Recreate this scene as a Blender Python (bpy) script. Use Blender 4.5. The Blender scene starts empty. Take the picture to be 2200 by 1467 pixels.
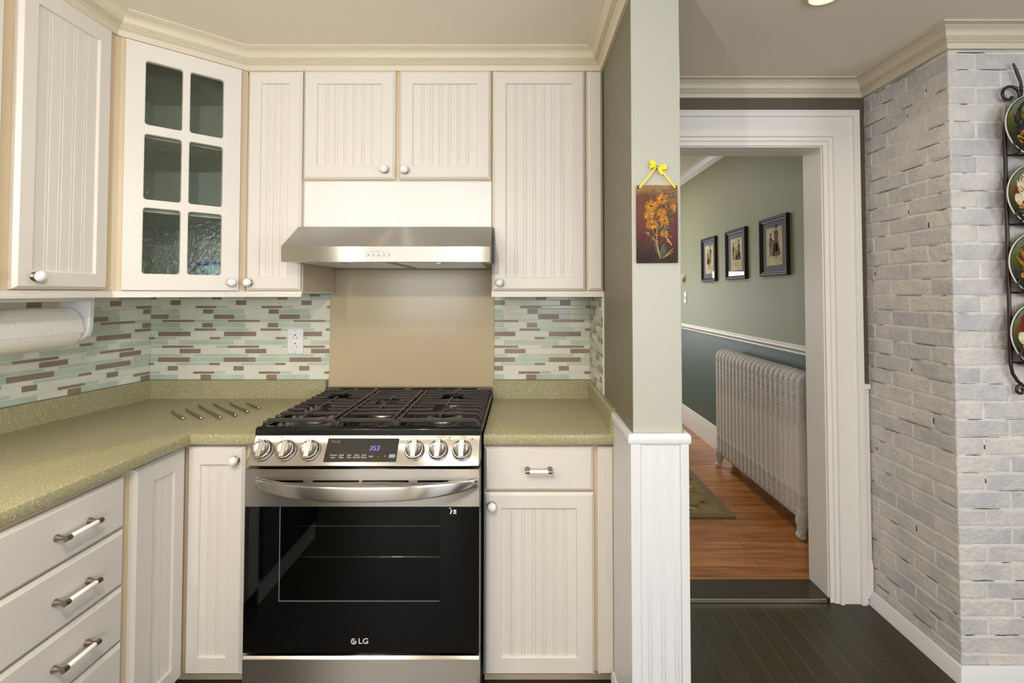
import bpy, bmesh, math, random
from mathutils import Vector, Matrix
random.seed(7)
C = bpy.context.scene.collection
PI = math.pi

# ------------------------------------------------------------------ colours
def lin(c):
    r = []
    for v in c[:3]:
        v /= 255.0
        r.append(v / 12.92 if v <= 0.04045 else ((v + 0.055) / 1.055) ** 2.4)
    return (r[0], r[1], r[2], 1.0)

def newmat(name):
    m = bpy.data.materials.new(name)
    m.use_nodes = True
    nt = m.node_tree
    return m, nt, nt.nodes['Principled BSDF'], nt.links

def tex_coord(nt, scale=(1, 1, 1), space='Object'):
    tc = nt.nodes.new('ShaderNodeTexCoord')
    mp = nt.nodes.new('ShaderNodeMapping')
    mp.inputs['Scale'].default_value = scale
    nt.links.new(tc.outputs[space], mp.inputs['Vector'])
    return mp.outputs['Vector']

def noise(nt, vec, scale, detail=3, rough=.5):
    n = nt.nodes.new('ShaderNodeTexNoise')
    n.inputs['Scale'].default_value = scale
    n.inputs['Detail'].default_value = detail
    n.inputs['Roughness'].default_value = rough
    nt.links.new(vec, n.inputs['Vector'])
    return n.outputs['Fac']

def ramp(nt, fac, stops):
    r = nt.nodes.new('ShaderNodeValToRGB')
    el = r.color_ramp.elements
    while len(el) < len(stops):
        el.new(.5)
    for e, (p, c) in zip(el, stops):
        e.position = p
        e.color = c if len(c) == 4 else lin(c)
    nt.links.new(fac, r.inputs['Fac'])
    return r.outputs['Color']

def bump(nt, height, strength, dist, bsdf):
    b = nt.nodes.new('ShaderNodeBump')
    b.inputs['Strength'].default_value = strength
    b.inputs['Distance'].default_value = dist
    nt.links.new(height, b.inputs['Height'])
    nt.links.new(b.outputs['Normal'], bsdf.inputs['Normal'])
    return b

def paint(name, c, rough=.45, bumpy=0.0, bscale=60, var=0.0, vscale=3.0, spec=.5):
    m, nt, b, L = newmat(name)
    b.inputs['Base Color'].default_value = lin(c)
    b.inputs['Roughness'].default_value = rough
    b.inputs['Specular IOR Level'].default_value = spec
    if bumpy or var:
        v = tex_coord(nt)
        if var:
            lo = tuple(max(0, x * (1 - var)) for x in c)
            hi = tuple(min(255, x * (1 + var)) for x in c)
            L.new(ramp(nt, noise(nt, v, vscale), [(.3, lo), (.7, hi)]), b.inputs['Base Color'])
        if bumpy:
            bump(nt, noise(nt, v, bscale), bumpy, .002, b)
    return m

def metal(name, c, rough, aniso=0.0, brushed=0.0):
    m, nt, b, L = newmat(name)
    b.inputs['Base Color'].default_value = lin(c)
    b.inputs['Metallic'].default_value = 1
    b.inputs['Roughness'].default_value = rough
    if aniso:
        b.inputs['Anisotropic'].default_value = aniso
        t = nt.nodes.new('ShaderNodeTangent')
        t.direction_type = 'RADIAL'
        t.axis = 'Z'
        b.inputs['Anisotropic Rotation'].default_value = .25
        L.new(t.outputs['Tangent'], b.inputs['Tangent'])
    if brushed:
        v = tex_coord(nt, (2, 60, 900))
        f = noise(nt, v, 1.0, 2)
        mr = nt.nodes.new('ShaderNodeMapRange')
        mr.inputs['To Min'].default_value = rough - brushed
        mr.inputs['To Max'].default_value = rough + brushed
        L.new(f, mr.inputs['Value'])
        L.new(mr.outputs['Result'], b.inputs['Roughness'])
    return m

def emis(name, c, s):
    m, nt, b, L = newmat(name)
    b.inputs['Base Color'].default_value = lin(c)
    b.inputs['Emission Color'].default_value = lin(c)
    b.inputs['Emission Strength'].default_value = s
    return m

def glass_mix(name, tint, rough, ior=1.5, bumpy=0.0, bscale=80.0):
    m, nt, b, L = newmat(name)
    nt.nodes.remove(b)
    out = nt.nodes['Material Output']
    tr = nt.nodes.new('ShaderNodeBsdfTransparent')
    tr.inputs['Color'].default_value = tint
    gl = nt.nodes.new('ShaderNodeBsdfGlossy')
    gl.inputs['Roughness'].default_value = rough
    fr = nt.nodes.new('ShaderNodeFresnel')
    fr.inputs['IOR'].default_value = ior
    mx = nt.nodes.new('ShaderNodeMixShader')
    ge = nt.nodes.new('ShaderNodeNewGeometry')
    sb = nt.nodes.new('ShaderNodeMath'); sb.operation = 'SUBTRACT'; sb.inputs[0].default_value = 1
    ml = nt.nodes.new('ShaderNodeMath'); ml.operation = 'MULTIPLY'
    L.new(ge.outputs['Backfacing'], sb.inputs[1])
    L.new(fr.outputs['Fac'], ml.inputs[0]); L.new(sb.outputs[0], ml.inputs[1])
    L.new(ml.outputs[0], mx.inputs['Fac'])
    L.new(tr.outputs['BSDF'], mx.inputs[1])
    L.new(gl.outputs['BSDF'], mx.inputs[2])
    L.new(mx.outputs['Shader'], out.inputs['Surface'])
    if bumpy:
        v = tex_coord(nt)
        vo = nt.nodes.new('ShaderNodeTexVoronoi')
        vo.inputs['Scale'].default_value = bscale
        L.new(v, vo.inputs['Vector'])
        mr = nt.nodes.new('ShaderNodeMapRange')
        mr.interpolation_type = 'SMOOTHSTEP'
        mr.inputs['From Max'].default_value = .35
        mr.inputs['To Min'].default_value = 1.0
        mr.inputs['To Max'].default_value = 0.0
        L.new(vo.outputs['Distance'], mr.inputs['Value'])
        ad = nt.nodes.new('ShaderNodeMath')
        ad.operation = 'ADD'
        L.new(mr.outputs['Result'], ad.inputs[0])
        L.new(noise(nt, v, bscale * .6, 2), ad.inputs[1])
        bp = nt.nodes.new('ShaderNodeBump')
        bp.inputs['Strength'].default_value = bumpy
        bp.inputs['Distance'].default_value = .002
        L.new(ad.outputs[0], bp.inputs['Height'])
        L.new(bp.outputs['Normal'], gl.inputs['Normal'])
        L.new(bp.outputs['Normal'], fr.inputs['Normal'])
    return m

M = {}
M['cab'] = paint('cabinet_white', (221, 216, 209), .38, .05, 25)
M['frame'] = paint('cabinet_cream', (214, 195, 164), .42)
M['crown'] = paint('crown_cream', (212, 202, 180), .45)
M['white'] = paint('trim_white', (217, 218, 222), .38, .03, 30)
M['casing'] = paint('casing_white', (234, 230, 226), .4, .06, 30)
M['panel_white'] = paint('white_laminate', (230, 230, 228), .35)
M['sage'] = paint('sage_wall', (172, 169, 149), .5, .15, 120)
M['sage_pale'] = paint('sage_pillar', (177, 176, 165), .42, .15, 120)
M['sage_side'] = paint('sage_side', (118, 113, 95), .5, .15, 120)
M['olive_dark'] = paint('olive_wall', (92, 84, 70), .55, .15, 120)
M['hall_upper'] = paint('hall_sage', (150, 151, 126), .55, .15, 120)
M['hall_lower'] = paint('hall_teal', (80, 98, 91), .5, .15, 120)
M['ceil'] = paint('ceiling_paint', (236, 226, 210), .7, .1, 90)
M['wallrest'] = paint('plain_wall', (190, 186, 170), .6)
M['beige_panel'] = paint('beige_splash', (192, 175, 145), .2)
M['grout'] = paint('grout', (222, 218, 200), .7)
M['tile_w'] = paint('tile_cream_glass', (222, 223, 212), .2, 0, 60, .03, 9)
M['tile_g'] = paint('tile_aqua_glass', (188, 201, 188), .2, 0, 60, .05, 9)
M['tile_b'] = paint('tile_brown', (142, 128, 112), .3, 0, 60, .06, 9)
M['black'] = paint('black_enamel', (14, 14, 15), .18)
M['black_rough'] = paint('black_matte', (20, 19, 18), .55)
M['black_glass'] = paint('black_glass', (5, 5, 6), .03)
M['iron'] = paint('cast_iron', (52, 46, 43), .38, .3, 300)
M['dark'] = paint('dark_recess', (14, 12, 10), .8)
M['steel'] = metal('brushed_steel', (182, 178, 173), .29, 1.0, .01)
M['steel_dark'] = metal('dull_steel', (120, 116, 110), .4)  # darker, duller steel of side trims and badge backing
M['chrome'] = metal('chrome', (205, 203, 200), .16)
M['knob_steel'] = metal('knob_steel', (190, 186, 182), .24)
M['alu'] = metal('aluminium', (190, 186, 178), .35)
M['pewter'] = metal('pewter', (152, 140, 128), .32)
M['rod'] = metal('rod_steel', (196, 186, 174), .34)
M['ceramic'] = paint('white_ceramic', (240, 238, 236), .12)
M['plastic'] = paint('white_plastic', (238, 237, 240), .3)
M['paper'] = paint('paper_towel', (244, 236, 226), .9)
M['brick'] = None
M['mortar'] = paint('painted_mortar', (214, 210, 206), .7, 1.0, 60, .05, 16)
M['crack'] = paint('brick_crack', (44, 35, 30), .9)
M['frit'] = paint('frit_edge', (84, 100, 104), .3)
M['badge'] = paint('badge_silver', (222, 222, 220), .3)
M['wrought'] = paint('wrought_iron', (44, 24, 26), .35)
M['frame_wood'] = paint('dark_frame', (30, 13, 12), .5)
M['mat_blue'] = paint('blue_grey_mat', (122, 124, 142), .8)
M['print'] = paint('sepia_print', (234, 216, 180), .8, 0, 60, .08, 14)
M['ink'] = paint('engraving_ink', (84, 72, 58), .9, 0, 60, .85, 190)
M['ink_mid'] = paint('engraving_wash', (150, 128, 100), .9, 0, 60, .5, 190)
M['radiator'] = None
M['yellow'] = paint('yellow_ribbon', (240, 214, 20), .45)
M['gold'] = paint('petal_gold', (156, 98, 26), .8, 0, 60, .2, 90)
M['gold_l'] = paint('petal_light', (186, 130, 48), .8, 0, 60, .15, 90)
M['leaf'] = paint('painted_leaf', (62, 66, 44), .6, 0, 60, .3, 60)
M['stem'] = paint('painted_stem', (150, 132, 84), .6)
M['clock'] = emis('clock_digits', (130, 110, 255), 1.0)
M['legend'] = paint('panel_legend', (196, 196, 196), .5)
M['legend_dim'] = paint('panel_legend_dim', (110, 110, 110), .5)
M['legend_dark'] = paint('panel_mark', (40, 37, 34), .9, spec=.1)
M['start_pad'] = paint('start_pad', (110, 122, 130), .4)
M['lamp'] = emis('lamp_lens', (255, 236, 205), 14)
M['lamp_trim'] = paint('lamp_trim', (240, 225, 200), .4)
M['bowl'] = paint('celadon_bowl', (150, 190, 190), .2)
M['bowl_blue'] = paint('bowl_rim', (50, 96, 150), .2)
M['cab_in'] = paint('cabinet_interior', (208, 212, 198), .7)
M['pane'] = glass_mix('seeded_glass', (.90, .93, .90, 1), .10, 1.55, .5, 110)
M['frame_glass'] = glass_mix('picture_glass', (.98, .98, .98, 1), .02, 1.4)
M['oven_glass'] = glass_mix('oven_glass', (.45, .48, .47, 1), .02, 1.5)
M['dishwasher'] = paint('black_door', (10, 10, 11), .12)

def stone():
    m, nt, b, L = newmat('olive_solid_surface')
    v = tex_coord(nt)
    base = ramp(nt, noise(nt, v, 260, 4, .7), [(.30, (128, 124, 92)), (.5, (160, 155, 121)), (.72, (178, 172, 140))])
    vo = nt.nodes.new('ShaderNodeTexVoronoi')
    vo.inputs['Scale'].default_value = 230
    vo.inputs['Randomness'].default_value = 1
    L.new(v, vo.inputs['Vector'])
    fl = ramp(nt, vo.outputs['Distance'], [(.20, (255, 255, 255)), (.34, (0, 0, 0))])
    sel = ramp(nt, noise(nt, v, 150, 2), [(.50, (0, 0, 0)), (.56, (255, 255, 255))])
    mul = nt.nodes.new('ShaderNodeMath'); mul.operation = 'MULTIPLY'
    L.new(fl, mul.inputs[0]); L.new(sel, mul.inputs[1])
    mx = nt.nodes.new('ShaderNodeMix'); mx.data_type = 'RGBA'
    L.new(mul.outputs[0], mx.inputs[0])
    L.new(base, mx.inputs[6])
    mx.inputs[7].default_value = lin((226, 222, 196))
    L.new(mx.outputs[2], b.inputs['Base Color'])
    b.inputs['Roughness'].default_value = .33
    return m
M['stone'] = stone()

def brickmat():
    m, nt, b, L = newmat('painted_brick')
    v = tex_coord(nt)
    at = nt.nodes.new('ShaderNodeAttribute'); at.attribute_name = 'shade'
    tone = ramp(nt, at.outputs['Fac'], [(0, (194, 194, 199)), (.5, (211, 209, 209)), (1, (218, 214, 211))])
    stain = ramp(nt, noise(nt, v, 9, 4, .6), [(.35, (232, 232, 236)), (.6, (255, 252, 248))])
    mx = nt.nodes.new('ShaderNodeMix'); mx.data_type = 'RGBA'; mx.blend_type = 'MULTIPLY'
    mx.inputs[0].default_value = 1
    L.new(tone, mx.inputs[6]); L.new(stain, mx.inputs[7])
    L.new(mx.outputs[2], b.inputs['Base Color'])
    b.inputs['Roughness'].default_value = .55
    bump(nt, noise(nt, v, 42, 5, .6), .85, .008, b)
    return m
M['brick'] = brickmat()

def radmat():
    m, nt, b, L = newmat('radiator_enamel')
    b.inputs['Base Color'].default_value = lin((224, 220, 218))
    b.inputs['Roughness'].default_value = .35
    v = tex_coord(nt)
    w = nt.nodes.new('ShaderNodeTexNoise')
    w.inputs['Scale'].default_value = 38
    w.inputs['Detail'].default_value = 1
    w.inputs['Distortion'].default_value = 3.5
    L.new(v, w.inputs['Vector'])
    sx = nt.nodes.new('ShaderNodeSeparateXYZ'); L.new(v, sx.inputs[0])
    k = ramp(nt, sx.outputs['Z'], [(.06, (255, 255, 255)), (.24, (255, 255, 255)), (.27, (0, 0, 0)), (.60, (0, 0, 0)), (.66, (255, 255, 255))])
    mul = nt.nodes.new('ShaderNodeMath'); mul.operation = 'MULTIPLY'
    L.new(w.outputs['Fac'], mul.inputs[0]); L.new(k, mul.inputs[1])
    bump(nt, mul.outputs[0], .8, .018, b)
    return m
M['radiator'] = radmat()

def planks(name, dark, mid, light, width, along, gapcol, rough, length=1.2):
    """painted or varnished boards; boards run along 'x' or 'y'"""
    m, nt, b, L = newmat(name)
    tc = nt.nodes.new('ShaderNodeTexCoord')
    mp = nt.nodes.new('ShaderNodeMapping')
    if along == 'y':
        mp.inputs['Rotation'].default_value = (0, 0, PI / 2)
    L.new(tc.outputs['Object'], mp.inputs['Vector'])
    br = nt.nodes.new('ShaderNodeTexBrick')
    br.offset = .37
    br.inputs['Scale'].default_value = 1
    br.inputs['Brick Width'].default_value = length
    br.inputs['Row Height'].default_value = width
    br.inputs['Mortar Size'].default_value = .0016
    br.inputs['Mortar Smooth'].default_value = .3
    br.inputs['Color1'].default_value = (0, 0, 0, 1)
    br.inputs['Color2'].default_value = (1, 1, 1, 1)
    L.new(mp.outputs['Vector'], br.inputs['Vector'])
    st = nt.nodes.new('ShaderNodeMapping')
    st.inputs['Scale'].default_value = (2.2, 26, 26)
    L.new(mp.outputs['Vector'], st.inputs['Vector'])
    g = noise(nt, st.outputs['Vector'], 1.6, 5, .65)
    ad = nt.nodes.new('ShaderNodeMath'); ad.operation = 'MULTIPLY_ADD'
    L.new(br.outputs['Color'], ad.inputs[0]); ad.inputs[1].default_value = .22
    L.new(g, ad.inputs[2])
    col = ramp(nt, ad.outputs[0], [(.32, dark), (.56, mid), (.82, light)])
    mx = nt.nodes.new('ShaderNodeMix'); mx.data_type = 'RGBA'
    L.new(br.outputs['Fac'], mx.inputs[0]); L.new(col, mx.inputs[6])
    mx.inputs[7].default_value = lin(gapcol)
    L.new(mx.outputs[2], b.inputs['Base Color'])
    b.inputs['Roughness'].default_value = rough
    iv = nt.nodes.new('ShaderNodeMath'); iv.operation = 'SUBTRACT'
    iv.inputs[0].default_value = 1; L.new(br.outputs['Fac'], iv.inputs[1])
    bump(nt, iv.outputs[0], .35, .003, b)
    return m
M['hall_floor'] = planks('hall_boards', (104, 60, 26), (156, 99, 50), (188, 132, 76), .085, 'x', (70, 36, 12), .3)
M['green_floor'] = planks('green_boards', (36, 33, 16), (43, 39, 20), (52, 46, 25), .082, 'y', (66, 58, 30), .36, 2.4)
M['threshold'] = paint('threshold_green', (44, 40, 24), .3, .1, 40)

def rugmat():
    m, nt, b, L = newmat('rug_wool')
    v = tex_coord(nt)
    col = ramp(nt, noise(nt, v, 9, 3), [(.35, (118, 98, 66)), (.55, (138, 120, 78)), (.75, (120, 112, 66))])
    L.new(col, b.inputs['Base Color'])
    b.inputs['Roughness'].default_value = .95
    bump(nt, noise(nt, v, 500, 1), .6, .003, b)
    return m
M['rug'] = rugmat()
M['rug_border'] = paint('rug_border', (120, 104, 76), .95, .6, 500)
M['rug_red'] = paint('rug_red', (112, 24, 28), .95)
M['rug_cream'] = paint('rug_cream', (188, 166, 116), .95)

def slatemat():
    m, nt, b, L = newmat('painted_slate')
    v = tex_coord(nt)
    sx = nt.nodes.new('ShaderNodeSeparateXYZ'); L.new(v, sx.inputs[0])
    ad = nt.nodes.new('ShaderNodeMath'); ad.operation = 'MULTIPLY_ADD'
    L.new(noise(nt, v, 14, 4), ad.inputs[0]); ad.inputs[1].default_value = .20
    L.new(sx.outputs['Z'], ad.inputs[2])
    c = ramp(nt, ad.outputs[0], [(.07, (40, 30, 27)), (.13, (62, 42, 40)), (.20, (92, 50, 52)), (.29, (104, 66, 50)), (.36, (158, 130, 84))])
    L.new(c, b.inputs['Base Color'])
    b.inputs['Roughness'].default_value = .75
    b.inputs['Specular IOR Level'].default_value = .25
    bump(nt, noise(nt, v, 120, 4), .4, .002, b)
    return m
M['slate'] = slatemat()

def platemat(name, top, bot):
    m, nt, b, L = newmat(name)
    v = tex_coord(nt)
    sx = nt.nodes.new('ShaderNodeSeparateXYZ'); L.new(v, sx.inputs[0])
    ad = nt.nodes.new('ShaderNodeMath'); ad.operation = 'MULTIPLY_ADD'
    L.new(noise(nt, v, 22, 4), ad.inputs[0]); ad.inputs[1].default_value = .14
    L.new(sx.outputs['Z'], ad.inputs[2])
    c = ramp(nt, ad.outputs[0], [(.04, (34, 40, 20)), (.12, bot), (.20, top), (.3, top)])
    L.new(c, b.inputs['Base Color'])
    b.inputs['Roughness'].default_value = .15
    return m
M['plate_glaze'] = platemat('plate_glaze', (116, 146, 144), (96, 92, 40))
M['plate_rim'] = paint('plate_rim', (214, 212, 206), .2)
M['plate_ring'] = paint('plate_ring', (26, 34, 40), .2)
M['fowl_dark'] = paint('painted_fowl_dark', (22, 26, 34), .2, 0, 60, .5, 60)
M['fowl_white'] = paint('painted_fowl_white', (210, 196, 168), .2, 0, 60, .15, 60)
M['fowl_red'] = paint('painted_fowl_red', (120, 28, 22), .2)
M['fowl_rust'] = paint('painted_fowl_rust', (92, 44, 22), .2, 0, 60, .3, 60)
M['fowl_gold'] = paint('painted_fowl_gold', (150, 108, 36), .2, 0, 60, .3, 60)

# ------------------------------------------------------------------ mesh builder
WM = {}      # world matrix of every top-level thing

class MB:
    def __init__(s):
        s.v = []; s.f = []; s.m = []
    def add(s, vs, fs, m=0, X=None):
        o = len(s.v)
        s.v += [tuple(X @ Vector(p)) for p in vs] if X else [tuple(p) for p in vs]
        for f in fs:
            s.f.append(tuple(i + o for i in f)); s.m.append(m)
    def box(s, x0, x1, y0, y1, z0, z1, m=0, X=None):
        s.add([(x0, y0, z0), (x1, y0, z0), (x1, y1, z0), (x0, y1, z0), (x0, y0, z1), (x1, y0, z1), (x1, y1, z1), (x0, y1, z1)],
              [(3, 2, 1, 0), (4, 5, 6, 7), (0, 1, 5, 4), (1, 2, 6, 5), (2, 3, 7, 6), (3, 0, 4, 7)], m, X)
    def prism(s, poly, ax, a, b, m=0, X=None):
        def P(p, t):
            return {'z': (p[0], p[1], t), 'y': (p[0], t, p[1]), 'x': (t, p[0], p[1])}[ax]
        n = len(poly)
        vs = [P(p, a) for p in poly] + [P(p, b) for p in poly]
        fs = [tuple(range(n - 1, -1, -1)), tuple(range(n, 2 * n))]
        fs += [(i, (i + 1) % n, n + (i + 1) % n, n + i) for i in range(n)]
        s.add(vs, fs, m, X)
    def rings(s, rs, m=0, cap=True, closed=False, X=None):
        """loft between rings of equal point count"""
        n = len(rs[0]); vs = [p for r in rs for p in r]; fs = []
        k = len(rs)
        for i in range(k if closed else k - 1):
            j = (i + 1) % k
            for q in range(n):
                w = (q + 1) % n
                fs.append((i * n + q, i * n + w, j * n + w, j * n + q))
        if cap and not closed:
            fs.append(tuple(range(n - 1, -1, -1))); fs.append(tuple((k - 1) * n + q for q in range(n)))
        s.add(vs, fs, m, X)
    def tube(s, path, r, n=8, m=0, cap=True, closed=False, X=None, rot=0.0, flat=1.0):
        P = [Vector(p) for p in path]; k = len(P); rs = []
        up = None
        for i in range(k):
            if closed: t = P[(i + 1) % k] - P[i - 1]
            else: t = P[min(i + 1, k - 1)] - P[max(i - 1, 0)]
            t.normalize()
            if up is None:
                up = Vector((0, 0, 1)) if abs(t.z) < .9 else Vector((0, 1, 0))
            a = t.cross(up)
            if a.length < 1e-5: a = t.cross(Vector((1, 0, 0)))
            a.normalize(); b = a.cross(t).normalized(); up = b
            rr = r[i] if isinstance(r, (list, tuple)) else r
            rs.append([tuple(P[i] + a * (math.cos(2 * PI * q / n + rot) * rr) + b * (math.sin(2 * PI * q / n + rot) * rr * flat)) for q in range(n)])
        s.rings(rs, m, cap, closed, X)
    def lathe(s, prof, c=(0, 0, 0), ax='z', n=24, m=0, X=None, cap=True):
        rs = []
        for r, h in prof:
            ring = []
            for q in range(n):
                a = 2 * PI * q / n; u, w = r * math.cos(a), r * math.sin(a)
                p = {'z': (u, w, h), 'y': (u, h, w), 'x': (h, u, w)}[ax]
                ring.append((c[0] + p[0], c[1] + p[1], c[2] + p[2]))
            rs.append(ring)
        s.rings(rs, m, cap, False, X)
    def sweep(s, prof, path, m=0, X=None):
        """prof: (offset to the right of travel, z); path: xy polyline, mitred"""
        n = len(path); rs = []
        for i in range(n):
            p = Vector(path[i])
            def nr(a, b):
                d = (Vector(b) - Vector(a)).normalized(); return Vector((d.y, -d.x))
            if i == 0: nn = nr(path[0], path[1]); k = 1
            elif i == n - 1: nn = nr(path[-2], path[-1]); k = 1
            else:
                n1, n2 = nr(path[i - 1], path[i]), nr(path[i], path[i + 1])
                nn = (n1 + n2).normalized(); k = 1 / max(.2, nn.dot(n1))
            rs.append([(p.x + nn.x * o * k, p.y + nn.y * o * k, z) for o, z in prof])
        s.rings(rs, m, True, False, X)
    def mesh(s, me, X, m=0):
        s.add([v.co for v in me.vertices], [tuple(p.vertices) for p in me.polygons], m, X)
    def build(s, name, mats, parent=None, bevel=0, seg=2, smooth=35, local=False, attr=None, loc=None):
        me = bpy.data.meshes.new(name)
        vs = s.v
        if parent is not None and not local:
            inv = WM[parent.name].inverted()
            vs = [tuple(inv @ Vector(p)) for p in vs]
        me.from_pydata(vs, [], s.f)
        if not isinstance(mats, (list, tuple)): mats = [mats]
        for x in mats: me.materials.append(M[x])
        for p, k in zip(me.polygons, s.m): p.material_index = k
        if attr:
            a = me.attributes.new('shade', 'FLOAT', 'FACE')
            for i, val in enumerate(attr): a.data[i].value = val
        b = bmesh.new(); b.from_mesh(me)
        bmesh.ops.recalc_face_normals(b, faces=b.faces)
        b.to_mesh(me); b.free()
        if smooth:
            me.polygons.foreach_set('use_smooth', [True] * len(me.polygons))
            me.set_sharp_from_angle(angle=math.radians(smooth))
        o = bpy.data.objects.new(name, me); C.objects.link(o)
        if parent is not None:
            o.parent = parent
            if parent.name in WM: WM[o.name] = WM[parent.name].copy()
        else:
            WM[o.name] = Matrix.Identity(4)
        if loc: o.location = loc
        if bevel:
            md = o.modifiers.new('edge', 'BEVEL'); md.width = bevel; md.segments = seg
            md.limit_method = 'ANGLE'; md.angle_limit = math.radians(40)
            md.harden_normals = False
        return o

def thing(name, label, cat, loc=(0, 0, 0), rz=0.0, group=None):
    o = bpy.data.objects.new(name, None); C.objects.link(o)
    o.empty_display_size = .05
    o.location = loc; o.rotation_euler = (0, 0, rz)
    o['label'] = label; o['category'] = cat
    if group: o['group'] = group
    WM[o.name] = Matrix.Translation(loc) @ Matrix.Rotation(rz, 4, 'Z')
    return o
def tag(o, label, cat, group=None):
    o['label'] = label; o['category'] = cat
    if group: o['group'] = group
    return o
def struct(o, label=None):
    o['kind'] = 'structure'
    if label: o['label'] = label
    return o
def copy_tree(o, parent=None):
    c = o.copy(); C.objects.link(c)
    if parent: c.parent = parent
    for ch in list(o.children): copy_tree(ch, c)
    return c
def text_mesh(s, size, ext=.0002):
    cu = bpy.data.curves.new('t', 'FONT'); cu.body = s; cu.size = size; cu.extrude = ext
    cu.align_x = 'CENTER'; cu.align_y = 'CENTER'; cu.resolution_u = 3
    o = bpy.data.objects.new('t', cu); C.objects.link(o)
    bpy.context.view_layer.update()
    me = bpy.data.meshes.new_from_object(o.evaluated_get(bpy.context.evaluated_depsgraph_get()))
    bpy.data.objects.remove(o); bpy.data.curves.remove(cu)
    return me
# ------------------------------------------------------------------ dimensions (metres)
CEIL = 2.36
YB = 2.264                      # kitchen back wall
YD = 2.225                      # wall with the cased opening
HC = 2.63                       # hall ceiling
def LW(y): return -1.728 - (2.264 - y) * .163     # left wall is slightly out of square

# ------------------------------------------------------------------ room shell
b = MB(); b.box(-2.9, 3.2, -2.8, 2.215, -.06, 0); struct(b.build('floor', 'green_floor'))
b = MB(); b.box(.4, 1.56, 2.215, 2.362, -.06, .018)
struct(tag(b.build('threshold', 'threshold', bevel=.004), 'dark green painted threshold board in the cased opening', 'threshold'))
b = MB(); b.box(.62, 1.372, 2.209, 2.2149, .002, .0165); struct(b.build('trim_7', 'rod'), 'worn bronze edge of the threshold')
b = MB(); b.box(-.4, 1.9, 2.362, 7.0, -.06, .018); struct(b.build('floor_hall', 'hall_floor'))
b = MB(); b.box(-3.0, 3.2, -2.8, YD, CEIL, CEIL + .08); b.box(-3.0, .4, YD, YB + .1, CEIL, CEIL + .08); struct(b.build('ceiling', 'ceil'))
b = MB(); b.box(-.4, 1.9, 2.362, 7.0, HC, HC + .08); struct(b.build('ceiling_hall', 'ceil'))
b = MB(); b.box(-1.9, .402, YB + .008, YB + .1, 0, CEIL); struct(b.build('wall_back', 'sage'))
# left wall
b = MB(); b.prism([(LW(YB + .1) - .008, YB + .1), (LW(-2.7) - .008, -2.7), (LW(-2.7) - .1, -2.7), (LW(YB + .1) - .1, YB + .1)], 'z', 0, CEIL)
struct(b.build('wall_left', 'sage'))
# wall with the opening (X .62..1.387, head 2.045)
b = MB(); b.box(.40, .60, YD, 2.362, 0, HC); b.box(1.395, 3.1, YD, 2.362, 0, HC); b.box(.60, 1.395, YD, 2.362, 2.075, HC)
struct(b.build('wall_opening', 'olive_dark'))
# rear and right walls, with window openings for daylight; the rear left one is added for fill
b = MB()
b.box(-2.9, -2.0, -2.8, -2.7, 0, CEIL); b.box(-.7, .3, -2.8, -2.7, 0, CEIL); b.box(-2.0, -.7, -2.8, -2.7, 0, .9); b.box(-2.0, -.7, -2.8, -2.7, 2.1, CEIL); b.box(2.1, 3.1, -2.8, -2.7, 0, CEIL); b.box(.3, 2.1, -2.8, -2.7, 0, .9); b.box(.3, 2.1, -2.8, -2.7, 2.1, CEIL)
struct(b.build('wall_rear', 'wallrest'))
b = MB()
b.box(3.0, 3.1, -2.7, -1.7, 0, CEIL); b.box(3.0, 3.1, 0.1, 2.22, 0, CEIL); b.box(3.0, 3.1, -1.7, 0.1, 0, .9); b.box(3.0, 3.1, -1.7, 0.1, 2.1, CEIL)
struct(b.build('wall_right', 'wallrest'))
def window_frame(name, x0, x1, y0, y1, z0, z1):
    b = MB(); t = .05
    if x1 - x0 > y1 - y0:
        b.box(x0, x0 + t, y0, y1, z0, z1); b.box(x1 - t, x1, y0, y1, z0, z1); b.box(x0 + t, x1 - t, y0, y1, z0, z0 + t); b.box(x0 + t, x1 - t, y0, y1, z1 - t, z1)
        b.box((x0 + x1) / 2 - .02, (x0 + x1) / 2 + .02, y0, y1, z0 + t, z1 - t)
    else:
        b.box(x0, x1, y0, y0 + t, z0, z1); b.box(x0, x1, y1 - t, y1, z0, z1); b.box(x0, x1, y0 + t, y1 - t, z0, z0 + t); b.box(x0, x1, y0 + t, y1 - t, z1 - t, z1)
        b.box(x0, x1, (y0 + y1) / 2 - .02, (y0 + y1) / 2 + .02, z0 + t, z1 - t)
    struct(b.build(name, 'white'))
window_frame('window_1', .3, 2.1, -2.78, -2.72, .9, 2.1)
window_frame('window_fill', -2.0, -.7, -2.78, -2.72, .9, 2.1)  # unseen window added to brighten the left side of the brick
window_frame('window_2', 3.02, 3.08, -1.7, .1, .9, 2.1)

# stub wall at the end of the cabinets (pillar)
PX0, PX1, PY = .328, .475, 1.435
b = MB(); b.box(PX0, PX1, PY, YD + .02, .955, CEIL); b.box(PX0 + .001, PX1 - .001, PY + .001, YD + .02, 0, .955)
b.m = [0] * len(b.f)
for i, f in enumerate(b.f):      # its end is paler than its two long sides
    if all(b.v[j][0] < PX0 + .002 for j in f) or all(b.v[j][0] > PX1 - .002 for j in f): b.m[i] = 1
struct(b.build('wall_stub', ['sage_pale', 'sage_side'], bevel=.003))
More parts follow.
